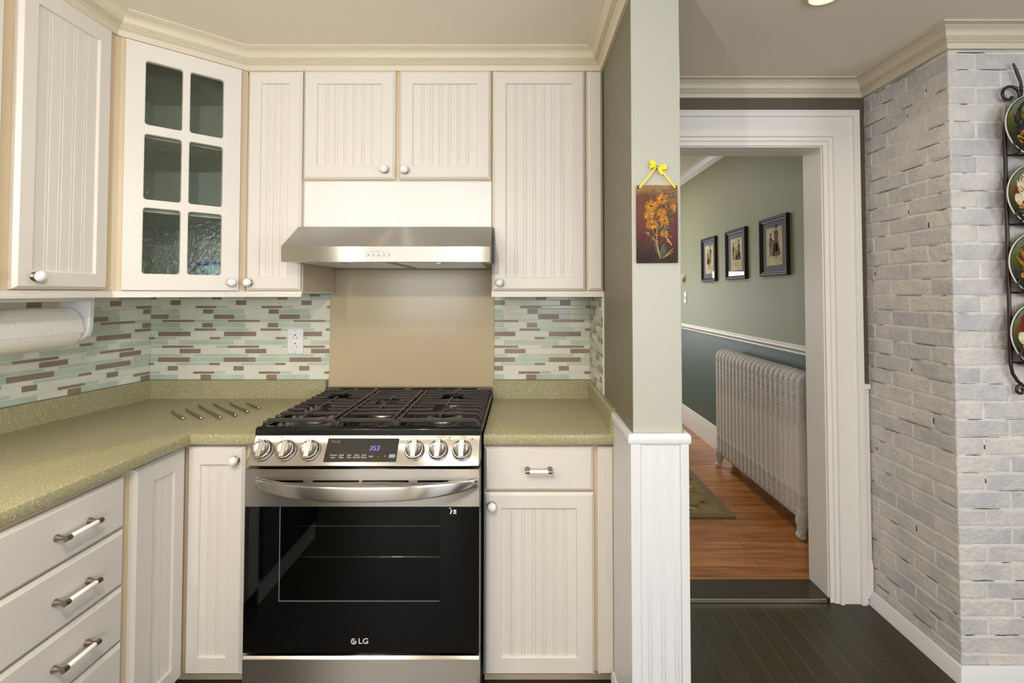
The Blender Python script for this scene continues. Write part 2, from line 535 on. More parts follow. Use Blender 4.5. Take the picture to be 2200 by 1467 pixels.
# wainscot round its end: bead board panel, corner boards, cap
b = MB()
wy = PY - .013
b.box(PX0 - .010, PX0 + .018, wy - .004, PY - .001, .0, .952)            # corner boards
b.box(PX1 - .012, PX1 + .012, wy - .004, PY - .001, .0, .952)
pts = [(PX0 + .018, wy)]
x = PX0 + .018 + .026
while x < PX1 - .02:
    pts += [(x - .006, wy), (x - .0045, wy + .003), (x - .003, wy), (x + .003, wy), (x + .0045, wy + .003), (x + .006, wy)]
    x += .0385
pts += [(PX1 - .012, wy), (PX1 - .012, PY - .001), (PX0 + .018, PY - .001)]
b.prism(pts, 'z', 0, .952)
b.box(PX0 - .009, PX0 - .001, PY - .001, 1.70, 0, .952)                     # left face board
b.box(PX1 + .001, PX1 + .010, PY - .001, YD - .02, 0, .952)
struct(b.build('wainscot_panel', 'white', bevel=.0015))
b = MB()
cp = [(.001, .948), (.016, .952), (.018, .957), (.018, .974), (.014, .981), (.001, .981)]
b.sweep(cp, [(PX0 - .0, 1.68), (PX0 - .0, PY - .002), (PX1 + .0, PY - .002), (PX1, YD - .02)])
struct(b.build('trim_1', 'white', bevel=.0012), 'white wainscot cap rail round the pillar')
b = MB(); b.sweep([(.009, 0), (.022, 0), (.022, .085), (.016, .1), (.009, .1)], [(PX0, 1.69), (PX0, PY)])
struct(b.build('baseboard_stub', 'white', bevel=.002))

# crown mouldings
def crown(drop=.078, out=.068):
    z0 = CEIL - drop; d = drop; o = out
    return [(0, z0), (.010, z0), (.012, z0 + .10 * d), (.016, z0 + .24 * d), (.025, z0 + .33 * d), (.025, z0 + .38 * d), (.030, z0 + .38 * d), (.030, z0 + .44 * d),
            (.035, z0 + .44 * d), (.035, z0 + .50 * d), (.039, z0 + .50 * d), (.040, z0 + .56 * d), (.043, z0 + .68 * d), (.050, z0 + .80 * d), (.058, z0 + .86 * d),
            (.060, z0 + .86 * d), (.064, z0 + .91 * d), (o, z0 + .93 * d), (o, CEIL), (0, CEIL)]
A = (-1.405, 1.654); B = (-1.10, 1.93)
b = MB(); b.sweep(crown(), [(-1.405, -1.0), A, B, (PX0, 1.93), (PX0, PY)])
struct(b.build('trim_2', 'crown', smooth=25), 'cream crown moulding above the cabinets')
BX, BY = 1.583, 1.775           # brick chimney corner
b = MB(); b.sweep(crown(.066, .085), [(PX1, YD), (BX, YD), (BX, BY), (2.62, BY)])
struct(b.build('trim_3', 'crown', smooth=25), 'cream crown moulding above opening and brick')

# casing of the opening
b = MB()
def casing_prof(): # (distance outward from opening, depth toward the room)
    return [(0, 0), (0, .012), (.018, .012), (.020, .020), (.036, .020), (.038, .030), (.054, .030), (.056, .022), (.128, .022), (.130, .034), (.150, .034), (.154, .028), (.160, .028), (.160, 0)]
OX0, OX1, OH = .60, 1.39, 2.07
rs = []
for (sx, sz, px, pz) in [(-1, 0, OX0, 0.0), (-1, 1, OX0, OH), (1, 1, OX1, OH), (1, 0, OX1, 0.0)]:
    rs.append([(px + sx * d, YD - e, pz + (d if sz else 0)) for d, e in casing_prof()])
b.rings(rs, 0, True)
struct(b.build('door_1', 'casing', smooth=20), 'white moulded casing of the wide opening to the hall')
b = MB()                        # jamb lining with its stop
for x0, x1 in ((OX0 - .0, OX0 + .006), (OX1 - .006, OX1 + .0)):
    b.box(x0, x1, YD - .004, 2.366, .018, OH)
b.box(OX0 + .006, OX1 - .006, YD - .004, 2.366, OH - .006, OH)
struct(b.build('door_1_jamb', 'casing', bevel=.002))
# low wainscot piece between casing and brick
b = MB(); b.box(1.553, BX - .002, YD - .012, YD, .20, .955); struct(b.build('wainscot_side', 'casing', bevel=.001))
b = MB(); b.box(1.551, BX - .001, YD - .024, YD, .955, .978); struct(b.build('trim_4', 'casing', bevel=.003), 'short white cap rail beside the brick')
b = MB(); b.sweep([(0, .02), (.018, .02), (.018, .168), (.012, .185), (.008, .2), (0, .2)], [(1.552, YD), (BX - .001, YD)]); struct(b.build('baseboard_side', 'casing', bevel=.001))
# angled white trim at the foot of the chimney
b = MB(); b.sweep([(0, .0), (.030, .0), (.026, .014), (.008, .050), (0, .054)], [(BX, YD - .02), (BX, BY), (2.62, BY)])
struct(b.build('baseboard_chimney', 'white', bevel=.001), 'white sloped baseboard round the foot of the brick chimney')

# ------------------------------------------------------------------ painted brick chimney
def chimney():
    b = MB(); sh = []
    course, bl, bh = .0645, .196, .0575
    b.box(BX + .0062, 2.62, BY + .0062, YD, 0, CEIL, 1)
    sh += [.5] * 6
    def brick(u0, u1, z0, z1, face, jit, s):
        jit *= .7
        # a slightly irregular slab with worn edges
        d = .008 + jit
        def P(u, w, z):
            return (u, BY + .012 - w, z) if face == 'f' else (BX + .012 - w, u, z)
        pts = []
        def edge(a, c, n):
            for q in range(n):
                f = q / n
                r = .0022 if q else .0014
                pts.append((a[0] + (c[0] - a[0]) * f + random.uniform(-r, r), a[1] + (c[1] - a[1]) * f + random.uniform(-r, r)))
        nu = max(2, int((u1 - u0) / .028))
        edge((u0, z0), (u1, z0), nu); edge((u1, z0), (u1, z1), 3); edge((u1, z1), (u0, z1), nu); edge((u0, z1), (u0, z0), 3)
        cu, cz = (u0 + u1) / 2, (z0 + z1) / 2
        def ring(ins, dep): return [P(u + (cu - u) * ins / max(.01, abs(cu - u0)), dep, w + (cz - w) * ins / max(.01, abs(cz - z0))) for u, w in pts]
        b.rings([ring(0, 0), ring(.0004, d * .62), ring(.0018, d * .9), ring(.0050, d)], 0, True); sh.extend([s] * (len(b.f) - len(sh)))
    def crack(u0, u1, z, face):
        q = .0088
        n = max(3, int((u1 - u0) / .012)); w = random.uniform(.0007, .0019)
        up = []; dn = []
        for i in range(n + 1):
            f = i / n; u = u0 + (u1 - u0) * f
            zz = z + random.uniform(-.0009, .0009); ww = w * (4 * f * (1 - f)) ** .5 * random.uniform(.35, 1.3)
            up.append((u, zz + ww / 2 + .00008)); dn.append((u, zz - ww / 2 - .00008))
        for i in range(n):
            quad = [dn[i], dn[i + 1], up[i + 1], up[i]]
            if face == 'f': b.prism(quad, 'y', BY + .012 - q, BY + .012, 2)
            else: b.prism([(p[0], p[1]) for p in quad], 'x', BX + .012 - q, BX + .012, 2)
        sh.extend([.5] * (len(b.f) - len(sh)))
    def crackv(u, z0, z1, face):
        w = random.uniform(.001, .0022); n = 5; z0 += .012 * random.random(); z1 = z0 + (z1 - z0) * random.uniform(.35, .75)
        for i in range(n):
            za = z0 + (z1 - z0) * i / n; zb = z0 + (z1 - z0) * (i + 1) / n; o = random.uniform(-.001, .001); ww = w * random.uniform(.3, 1.2)
            if face == 'f': b.box(u + o, u + o + ww, BY + .0035, BY + .012, za, zb, 2)
            else: b.box(BX + .0035, BX + .012, u + o, u + o + ww, za, zb, 2)
        sh.extend([.5] * (len(b.f) - len(sh)))
    k = 0; z = .03
    while z < CEIL - .02:
        z1 = min(z + bh, CEIL - .01)
        for face in 'fs':
            start = (BX if face == 'f' else BY)
            end = 2.62 if face == 'f' else YD
            half = (k % 2 == 0) if face == 'f' else (k % 2 == 1)
            u = start + .0045
            L = bl / 2 - .002 if half else bl - .0045
            # the corner brick of one face is the header of the other
            while u < end - .02:
                u1 = min(u + L + random.uniform(-.004, .004), end)
                s = min(1, max(0, random.gauss(.5, .27)))
                if face == 'f' and random.random() < .2: s = max(0, s - .35)
                brick(u, u1, z + random.uniform(-.001, .001), z1 + random.uniform(-.001, .001), face, random.uniform(-.001, .0015), s)
                if u < 2.25 and random.random() < .58:
                    a = random.uniform(0, .5); c = random.uniform(a + .15, 1)
                    crack(u + (u1 - u) * a, u + (u1 - u) * c, z - .0022 + random.choice((0, -.0008)), face)
                if u < 2.25 and random.random() < .09:
                    crackv(u1 + .0028, z + random.uniform(0, .02), z1 - random.uniform(0, .02), face)
                u = u1 + .0078; L = bl - .0045
        z += course; k += 1
    o = b.build('brick_chimney', ['brick', 'mortar', 'crack'], attr=sh, smooth=0)
    tag(o, 'white painted brick chimney breast at the right', 'chimney'); o['kind'] = 'structure'
chimney()

# ------------------------------------------------------------------ hall beyond the opening
HX = 1.72
b = MB(); b.box(HX, HX + .1, 2.362, 7.0, 1.03, HC); struct(b.build('wall_hall_upper', 'hall_upper'))
b = MB(); b.box(HX, HX + .1, 2.362, 7.0, 0, 1.03); struct(b.build('wall_hall_lower', 'hall_lower'))
b = MB(); b.box(-.42, -.32, 2.362, 7.0, 0, HC); struct(b.build('wall_hall_left', 'hall_upper'))
b = MB(); b.box(-.4, 1.9, 6.9, 7.0, 0, HC); struct(b.build('wall_hall_far', 'hall_upper'))
def flipx(path): return path
b = MB(); b.sweep([(0, 1.012), (.010, 1.012), (.014, 1.020), (.012, 1.028), (.020, 1.036), (.026, 1.046), (.024, 1.056), (.014, 1.062), (.010, 1.072), (0, 1.072)], [(HX, 6.88), (HX, 2.37)])
struct(b.build('trim_5', 'casing', smooth=25), 'white chair rail along the hall wall')
b = MB(); b.sweep([(0, .018), (.018, .018), (.018, .17), (.013, .185), (.010, .21), (0, .215)], [(HX, 6.88), (HX, 2.37)])
struct(b.build('baseboard_hall', 'casing', smooth=25))
z0 = HC - .085
b = MB(); b.sweep([(0, z0), (.012, z0), (.015, z0 + .016), (.028, z0 + .026), (.030, z0 + .032), (.046, z0 + .048), (.062, z0 + .066), (.064, z0 + .072), (.075, z0 + .076), (.075, HC), (0, HC)], [(HX, 6.88), (HX, 2.37)])
struct(b.build('trim_6', 'casing', smooth=25), 'white crown moulding along the hall ceiling')

# radiator: a row of ornate cast sections
rad = thing('radiator', 'white ornate cast iron radiator along the hall wall', 'radiator', (1.625, 3.32, .018))
def section(end=False):
    b = MB(); hw = .072; zb, zt = .088, .925; rt = .060; rb = .045
    out = []
    for (cx, cz, r, a0, a1) in [(hw - rt, zt - rt, rt, 0, 90), (-(hw - rt), zt - rt, rt, 90, 180), (-(hw - rb), zb + rb, rb, 180, 270), (hw - rb, zb + rb, rb, 270, 360)]:
        for i in range(7):
            a = math.radians(a0 + (a1 - a0) * i / 6); out.append((cx + r * math.cos(a), cz + r * math.sin(a), cx, cz, r))
    rs = []
    t = .0295
    for yy, ins in ((-t, .020), (-t * .86, .009), (-t * .55, .002), (0, 0), (t * .55, .002), (t * .86, .009), (t, .020)):
        rs.append([(cx + (x - cx) * (r - ins) / r, yy, cz + (z - cz) * (r - ins) / r) for x, z, cx, cz, r in out])
    b.rings(rs)
    return b
n = 20; pitch = 1.19 / n
first = None
for i in range(n):
    if first is None:
        first = section().build('section', 'radiator', rad, local=True, smooth=60)
        first.location = (0, -.61 + pitch * .5, 0)
    else:
        c = first.copy(); C.objects.link(c); c.location = (0, -.61 + pitch * (i + .5), 0)
for sy in (-.61 + pitch * .5, -.61 + pitch * (n - .5)):
    for sx in (-1, 1):
        b = MB()
        b.tube([(sx * .046, sy, .15), (sx * .054, sy, .095), (sx * .055, sy, .06), (sx * .060, sy, .032), (sx * .062, sy, .018), (sx * .064, sy, .004)], [.036, .036, .027, .022, .024, .016], 12)
        b.lathe([(.004, -.022), (.020, -.019), (.022, 0), (.020, .019), (.004, .022)], (sx * .064, sy, .021), 'y', 14)
        b.build('leg', 'radiator', rad, local=True, smooth=60)

# rug
rug = thing('rug', 'olive floral wool rug on the hall boards', 'rug', (.70, 3.65, .018))
b = MB(); b.box(-.6, .61, -.66, 1.6, 0, .011); b.build('border', 'rug_border', rug, bevel=.003, local=True)
def petal(b, x, y, z, L, W, a, m, n=9, h=.0006):
    p = [(x + math.cos(a) * u * L - math.sin(a) * v * W, y + math.sin(a) * u * L + math.cos(a) * v * W) for u, v in [(.5 * math.cos(2 * PI * i / n), .5 * math.sin(2 * PI * i / n)) for i in range(n)]]
    b.prism(p, 'z', z, z + h, m)
b = MB(); b.box(-.55, .55, -.63, 1.57, .009, .0125)
for cx, cy in ((.53, -.56), (.28, -.50), (.50, -.1), (.50, .5), (.2, .3)):
    for (dx, dy, L, W, a, m) in [(.03, .03, .05, .028, .3, 0), (-.05, .10, .045, .03, .6, 0), (-.14, .05, .10, .012, -.4, 0), (-.16, .02, .09, .016, -.35, 1), (-.20, -.02, .08, .02, .1, 0), (-.24, -.09, .07, .025, .2, 0), (-.12, -.06, .14, .008, -.1, 1), (.0, -.10, .16, .006, .1, 1), (-.1, .28, .12, .008, .3, 1), (-.05, .36, .02, .06, .2, 1), (-.20, .24, .12, .01, -.3, 1), (.03, .05, .02, .03, .2, 1)]:
        x, y = cx + dx, cy + dy
        if -.53 < x < .54 and y > -.62: petal(b, x, y, .0124 + random.random() * .0006, L, W, a, m + 1)
b.build('field', ['rug', 'rug_red', 'rug_cream'], rug, local=True, smooth=0)

# three framed prints on the hall wall
def figure(b, x, z, s, kind, m=0, y=0.0):
    """little engraved figure: silhouettes in x,z"""
    def poly(p, mm=m): b.prism([(x + q[0] * s, z + q[1] * s) for q in p], 'y', y - .0006, y, mm)
    def disc(cx, cz, rx, rz, mm=m): poly([(cx + rx * math.cos(a * PI / 6), cz + rz * math.sin(a * PI / 6)) for a in range(12)], mm)
    disc(0, .90, .055, .07); poly([(-.06, .93), (.06, .93), (.05, 1.0), (-.05, 1.0)])
    if kind == 'lady':
        poly([(-.10, .80), (.10, .80), (.13, .62), (.08, .52), (-.08, .52), (-.13, .62)])
        poly([(-.09, .53), (.09, .53), (.24, .06), (.18, 0), (-.18, 0), (-.24, .06)])
        poly([(-.05, .40), (.07, .40), (.10, .14), (-.06, .14)], 1)
    else:
        poly([(-.10, .80), (.10, .80), (.12, .44), (-.12, .44)])
        poly([(-.10, .45), (-.01, .45), (-.03, 0), (-.10, 0)]); poly([(.02, .45), (.10, .45), (.12, 0), (.05, 0)])
        poly([(.09, .75), (.24, .58), (.22, .54), (.08, .66)])
def picture(y0, y1, z0, z1, label, figs):
    t = thing('picture_frame', label, 'picture', (HX, (y0 + y1) / 2, (z0 + z1) / 2), -PI / 2, 'framed prints on the hall wall')
    w, h = (y1 - y0) / 2, (z1 - z0) / 2
    b = MB()      # local x runs along the wall, front faces local -y  (world -x)
    f = .030
    prof = [(0, 0), (0, .018), (.006, .022), (.016, .022), (.022, .016), (f, .013), (f, 0)]
    rs = []
    for sx, sz in ((-1, -1), (1, -1), (1, 1), (-1, 1)):
        rs.append([(sx * (w - d), -.001 - e, sz * (h - d)) for d, e in prof])
    b.rings(rs, 0, closed=True); b.build('frame', 'frame_wood', t, local=True, smooth=20)
    b = MB(); b.box(-w + f - .002, w - f + .002, -.006, -.001, -h + f - .002, h - f + .002); b.build('mount', 'mat_blue', t, local=True)
    b = MB(); pw, ph = w * .56, h * .64; b.box(-pw, pw, -.0068, -.006, -ph, ph); pr = b.build('print', 'print', t, local=True)
    b = MB()
    for (fx, fz, s, kind) in figs: figure(b, fx * pw, fz * ph, s * ph * 2, kind, 0, -.0068)
    for i in range(26):
        x = random.uniform(-.8, .8) * pw; z = random.uniform(-.72, -.45) * ph; L = random.uniform(.01, .035)
        b.box(x, min(x + L, pw * .95), -.0072, -.0068, z, z + .0015, 1)
    b.build('engraving', ['ink', 'ink_mid'], pr, local=True)
    b = MB(); b.box(-w + f - .001, w - f + .001, -.0105, -.0095, -h + f - .001, h - f + .001); b.build('glass', 'frame_glass', t, local=True)
picture(4.24, 4.575, 1.497, 1.897, 'small framed print farthest down the hall of the three', [(-.3, -.35, .52, 'lady'), (.3, -.3, .66, 'man'), (.0, -.55, .4, 'man')])
picture(3.67, 4.035, 1.50, 1.90, 'framed print in the middle of the three on hall wall', [(-.5, -.35, .55, 'man'), (.0, -.35, .40, 'lady'), (.45, -.35, .62, 'lady')])
picture(3.09, 3.458, 1.508, 1.908, 'framed print nearest the opening, two figures under glass', [(-.42, -.5, .62, 'man'), (.28, -.52, .84, 'lady'), (-.05, -.5, .42, 'man')])

t = thing('thermostat', 'round wall dial beyond the pictures in the hall', 'thermostat', (HX, 5.11, 1.552), -PI / 2)
b = MB(); b.lathe([(.001, -.03), (.036, -.028), (.040, -.02), (.042, 0), (.001, 0)], (0, 0, 0), 'y', 20); b.build('dial_body', 'frame', t, local=True)
b = MB(); b.lathe([(.001, -.036), (.018, -.034), (.022, -.028)], (0, 0, 0), 'y', 16); b.build('dial', 'pewter', t, local=True)
t = thing('light_switch', 'white switch plate below the wall dial in hall', 'switch', (HX, 5.07, 1.345), -PI / 2)
b = MB(); b.box(-.035, .035, -.006, -.0005, -.058, .058); b.build('plate', 'plastic', t, local=True, bevel=.002)
b = MB(); b.box(-.006, .006, -.016, -.005, -.012, .012); b.build('toggle', 'plastic', t, local=True)

# recessed ceiling light
def downlight(x, y, label):
    t = thing('recessed_light', label, 'ceiling light', (x, y, CEIL), 0, 'recessed ceiling lights')
    b = MB(); b.lathe([(.036, .002), (.036, -.003), (.047, -.009), (.052, -.006), (.052, .002)], (0, 0, 0), 'z', 32, cap=False); b.build('trim_ring', 'lamp_trim', t, local=True)
    b = MB(); b.lathe([(.001, -.0025), (.0355, -.0025), (.0355, -.0005), (.001, -.0005)], (0, 0, 0), 'z', 24); b.build('lens', 'lamp', t, local=True)
downlight(.985, 1.545, 'small round recessed ceiling light at the top edge')
# ------------------------------------------------------------------ cabinets
# cabinets are built in their own frame: x across, y into the wall, z up from the thing's base; face frame at y = 0
TD = .020
def knob_mb(b, x, y, z):
    """white ceramic knob on a pewter base, axis along -y"""
    b.lathe([(.0125, 0), (.0135, -.002), (.010, -.005), (.0075, -.009), (.0085, -.014)], (x, y, z), 'y', 18, 1)
    b.lathe([(.0155, -.013), (.0162, -.015), (.0150, -.016)], (x, y, z), 'y', 20, 1)
    b.lathe([(.0085, -.0145), (.0150, -.0155), (.0158, -.0185), (.0142, -.024), (.0095, -.0285), (.004, -.0302), (.0005, -.0305)], (x, y, z), 'y', 20, 0)
def add_knob(parent, x, z, y=-TD):
    b = MB(); knob_mb(b, x, y, z); return b.build('knob', ['ceramic', 'pewter'], parent, local=True, smooth=50)
def add_pull(parent, x, z, y=-TD, half=.039):
    b = MB()
    for s in (-1, 1):
        b.lathe([(.0088, 0), (.0088, -.002), (.0056, -.010), (.0046, -.018), (.0056, -.026)], (x + s * half, y, z), 'y', 14, 1)
        b.lathe([(.0058, -.0075), (.0072, -.007), (.0072, .007), (.0058, .0075)], (x + s * half, y - .029, z), 'x', 14, 1)
    b.lathe([(.0060, -half + .006), (.0066, -half + .008), (.0066, half - .008), (.0060, half - .006)], (x, y - .029, z), 'x', 14, 0)
    return b.build('handle', ['ceramic', 'pewter'], parent, local=True, smooth=50)
def slab_rings(w, h, t, bev, x0=0, z0=0):
    def R(i, y): return [(x0 + i, y, z0 + i), (x0 + w - i, y, z0 + i), (x0 + w - i, y, z0 + h - i), (x0 + i, y, z0 + h - i)]
    return R
def door_mesh(x, z, w, h, sl, sr, st, sb, nb, t=TD, y0=0.0):
    """bead board door: bevelled frame, recessed panel with nb double grooves; local face frame plane y0"""
    b = MB()
    F = y0 - t
    def R(i, y): return [(x + i, y, z + i), (x + w - i, y, z + i), (x + w - i, y, z + h - i), (x + i, y, z + h - i)]
    def I(i, y): return [(x + sl + i, y, z + sb + i), (x + w - sr - i, y, z + sb + i), (x + w - sr - i, y, z + h - st - i), (x + sl + i, y, z + h - st - i)]
    b.rings([R(0, y0 - .001), R(0, F + .008), R(.003, F + .005), R(.009, F), I(0, F), I(.002, F + .0015), I(.0035, F + .008)], 0, cap=False)
    b.add(R(0, y0 - .001), [(0, 1, 2, 3)])
    px0, px1 = x + sl + .0035, x + w - sr - .0035
    pz0, pz1 = z + sb + .0035, z + h - st - .0035
    yp = F + .008
    pts = [(px0, yp)]
    W = px1 - px0; sp = W / (nb + 1)
    for k in range(nb):
        c = px0 + sp * (k + 1)
        pts += [(c - .0062, yp), (c - .0050, yp + .0022), (c - .0036, yp + .0004), (c, yp - .0003), (c + .0036, yp + .0004), (c + .0050, yp + .0022), (c + .0062, yp)]
    pts += [(px1, yp)]
    vs = [(a, y, pz0) for a, y in pts] + [(a, y, pz1) for a, y in pts]; n = len(pts)
    b.add(vs, [(i, i + 1, n + i + 1, n + i) for i in range(n - 1)])
    b.box(px0, px1, yp + .0024, yp + .0040, pz0, pz1)
    return b
def slab_mesh(x, z, w, h, t=TD, y0=0.0):
    b = MB(); F = y0 - t
    def R(i, y): return [(x + i, y, z + i), (x + w - i, y, z + i), (x + w - i, y, z + h - i), (x + i, y, z + h - i)]
    b.rings([R(0, y0 - .001), R(0, F + .009), R(.003, F + .006), R(.010, F)], 0)
    return b
def rail_prof(z1): # small stepped light rail, under the face frame
    return [(0, z1), (.010, z1), (.010, z1 - .006), (.013, z1 - .0075), (.013, z1 - .0125), (.016, z1 - .014), (.016, z1 - .022), (0, z1 - .022)]

U0, U1 = 1.398, 2.284           # wall cabinets
UH = U1 - U0
def wall_cab(name, label, x0, x1, z0, doors, depth=YB - 1.93 - .012, rail=True, fill=None):
    t = thing(name, label, 'cabinet', (x0, 1.93, z0))
    w = x1 - x0; h = U1 - z0
    b = MB(); b.box(.0005, w - .0005, 0, depth, 0, h); b.build('carcass', 'frame', t, local=True, bevel=.001)
    if rail:
        b = MB(); b.sweep(rail_prof(0), [(0.0, 0), (w, 0)]); b.box(0, w, .0, depth, -.010, 0); b.build('light_rail', 'cab', t, local=True)
    for (dx, dw, dz, dh, s, nb, kx, kz) in doors:
        d = door_mesh(dx, dz, dw, dh, s, s, s, s, nb).build('door', 'cab', t, local=True, smooth=25)
        if kx is not None: add_knob(d, dx + kx, dz + kz)
    return t
# narrow one left of the hood
wall_cab('wall_cabinet', 'narrow cream wall cabinet between glass corner cabinet and hood', -1.0992, -.870, U0,
         [(.0092, .215, .003, UH - .008, .050, 3, .017, .031)])
# pair above the hood, with the white laminate panel below them
t = wall_cab('wall_cabinet', 'short double door cabinet with two knobs above the range hood', -.8695, -.1185, 1.838,
         [(.002, .364, .005, .437, .052, 6, .326, .037), (.383, .364, .005, .437, .052, 6, .025, .034)], rail=False)
t2 = thing('wall_panel', 'plain white panel between hood and double door cabinet', 'panel', (-.868, 1.93, 1.652))
b = MB(); b.box(0, .749, -.004, .012, 0, .185); b.build('white_board', 'panel_white', t2, local=True, bevel=.001)
# tall one on the right with its filler strip
t = wall_cab('wall_cabinet', 'tall single door wall cabinet right of hood beside the pillar', -.118, .2585, U0,
         [(.0055, .366, .003, UH - .008, .050, 6, .027, .031)])
b = MB(); b.sweep(rail_prof(0), [(.3765, 0), (.4455, 0)]); b.build('light_rail', 'cab', t, local=True)
slab_mesh(.3825, .003, .060, UH - .008).build('filler_strip', 'cab', t, local=True, smooth=25)
b = MB(); b.box(.3770, .4450, 0, .02, 0, UH); b.build('filler_frame', 'frame', t, local=True)

# left run: tall door, and the next cabinet cut by the picture edge
def left_wall_cab(label, y0, y1, doors, name='wall_cabinet'):
    t = thing(name, label, 'cabinet', (-1.405, y0, U0), PI / 2)
    w = y1 - y0; b = MB()
    d0, d1 = -1.405 - LW(y0) - .004, -1.405 - LW(y1) - .004
    b.prism([(.0005, 0), (w - .0005, 0), (w - .0005, d1), (.0005, d0)], 'z', 0, UH); b.build('carcass', 'frame', t, local=True, bevel=.001)
    b = MB(); b.sweep(rail_prof(0), [(0.0, 0), (w, 0)]); b.box(0, w, 0, .3, -.010, 0); b.build('light_rail', 'cab', t, local=True)
    for (dx, dw, s, nb, kx, kz) in doors:
        d = door_mesh(dx, .004, dw, UH - .006, s, s, .056, .050, nb).build('door', 'cab', t, local=True, smooth=25)
        add_knob(d, dx + kx, .004 + kz)
    return t
left_wall_cab('tall bead board wall cabinet on left wall above paper towels', 1.292, 1.653, [(.030, .301, .048, 4, .053, .036)])
left_wall_cab('neighbouring wall cabinet cut off by the left picture edge', .80, 1.2915, [(.030, .455, .05, 7, .42, .036)])

# diagonal corner cabinet with the six pane glass door
ux, uy = (B[0] - A[0]), (B[1] - A[1]); DL = math.hypot(ux, uy); ang = math.atan2(uy, ux)
t = thing('corner_cabinet', 'diagonal corner wall cabinet with six pane glass door', 'cabinet', (A[0], A[1], U0), ang)
inv = WM[t.name].inverted()
def toL(x, y): v = inv @ Vector((x, y, U0)); return (v.x, v.y)
poly = [(0.0, 0.0), (DL, 0.0), toL(-1.0985, YB - .012), toL(LW(YB) + .012, YB - .012), toL(LW(1.654) + .008, 1.654)]
b = MB()
ip = [(.02, .0195), (DL - .02, .0195)] + poly[2:]
b.prism(ip, 'z', 0, .018); b.prism(ip, 'z', UH - .018, UH)
for i in range(1, 5):           # side and back panels
    p, q = Vector(poly[i]), Vector(poly[(i + 1) % 5]); d = (q - p).normalized(); nrm = Vector((-d.y, d.x)) * .010
    b.prism([tuple(p), tuple(q), tuple(q + nrm), tuple(p + nrm)], 'z', .018, UH - .018)
b.build('carcass', 'cab_in', t, local=True)
b = MB()
b.box(-.0, .042, 0, .019, 0, UH); b.box(DL - .030, DL, 0, .019, 0, UH); b.box(.042, DL - .030, 0, .019, 0, .035); b.box(.042, DL - .030, 0, .019, UH - .035, UH)
b.box(-.003, .0005, -.001, .03, 0, UH)
b.build('face_frame', 'frame', t, local=True, bevel=.001)
for z in (.285, .555):
    b = MB(); b.prism([toL(*p) for p in [(-1.40, 1.70), (-1.135, 1.94), (-1.12, YB - .03), (-1.70, YB - .03), (-1.79, 1.70)]], 'z', z, z + .012); b.build('shelf', 'cab_in', t, local=True)
b = MB(); b.sweep(rail_prof(0), [(0.004, 0), (DL - .004, 0)]); b.prism(poly, 'z', -.010, 0); b.build('light_rail', 'cab', t, local=True)
# door: frame with rounded openings
dx0, dx1, dz0, dz1 = .028, .3825, .003, UH - .009
cols = [(.0815, .1945), (.2135, .3255)]; rows = [(.0590, .2960), (.3220, .5580), (.5880, .8190)]
def rrect(x0, x1, z0, z1, r, y, k=4):
    p = []
    for cx, cz, a0 in ((x1 - r, z1 - r, 0), (x0 + r, z1 - r, 90), (x0 + r, z0 + r, 180), (x1 - r, z0 + r, 270)):
        for i in range(k + 1):
            a = math.radians(a0 + 90 * i / k); p.append((cx + r * math.cos(a), y, cz + r * math.sin(a)))
    return p
b = MB(); F = -TD
xs = [dx0, (cols[0][1] + cols[1][0]) / 2, dx1]; zs = [dz0, (rows[0][1] + rows[1][0]) / 2, (rows[1][1] + rows[2][0]) / 2, dz1]
for ci, (x0, x1) in enumerate(cols):
    for ri, (z0, z1) in enumerate(rows):
        hole = rrect(x0, x1, z0, z1, .010, F); k = 5
        o = []
        c4 = [(xs[ci + 1], F, zs[ri + 1]), (xs[ci], F, zs[ri + 1]), (xs[ci], F, zs[ri]), (xs[ci + 1], F, zs[ri])]
        vs = hole + c4; n = len(hole); fs = []
        for q in range(4):
            for i in range(k - 1): fs.append((n + q, q * k + i, q * k + i + 1))
            a = q * k + k - 1; c = ((q + 1) % 4) * k
            fs.append((n + q, a, c, n + (q + 1) % 4))
        b.add(vs, fs)
        b.rings([hole, rrect(x0 + .002, x1 - .002, z0 + .002, z1 - .002, .009, F + .002), rrect(x0 + .003, x1 - .003, z0 + .003, z1 - .003, .008, -.004)], 0, cap=False)
def R(i, y): return [(dx0 + i, y, dz0 + i), (dx1 - i, y, dz0 + i), (dx1 - i, y, dz1 - i), (dx0 + i, y, dz1 - i)]
b.rings([R(.0, -.001), R(0, F + .006), R(.0012, F)], 0, cap=False)
d = b.build('door', 'cab', t, local=True, smooth=25)
for (x0, x1) in cols:
    for (z0, z1) in rows:
        b = MB(); b.box(x0 - .004, x1 + .004, -.0085, -.0050, z0 - .004, z1 + .004); b.build('pane', 'pane', d, local=True)
add_knob(d, .3565, 1.4318 - U0)
# bowl on the cabinet floor
bp = WM[t.name] @ Vector((.352, .115, 0))
o = thing('bowl', 'small blue rimmed celadon bowl inside the glass corner cabinet', 'bowl', (bp.x, bp.y, U0 + .0185))
b = MB()
S_ = 1.36
b.lathe([(r * S_, h * S_) for r, h in [(.001, .006), (.022, .006), (.024, .0), (.027, .0), (.030, .010), (.050, .034), (.064, .068), (.061, .070), (.047, .036), (.028, .014), (.001, .012)]], (0, 0, 0), 'z', 32, 0)
b.build('body', 'bowl', o, local=True, smooth=60)
b = MB(); b.lathe([(r * S_, h * S_) for r, h in [(.0602, .060), (.0622, .061), (.0655, .070), (.063, .0715), (.0605, .070)]], (0, 0, 0), 'z', 32, 0, cap=False); b.build('rim', 'bowl_blue', o, local=True, smooth=60)

# ------------------------------------------------------------------ base cabinets
BH = .865                        # top of carcass
FY = 1.72                        # face frame plane, back run (doors stand in front at 1.70)
TK = .075
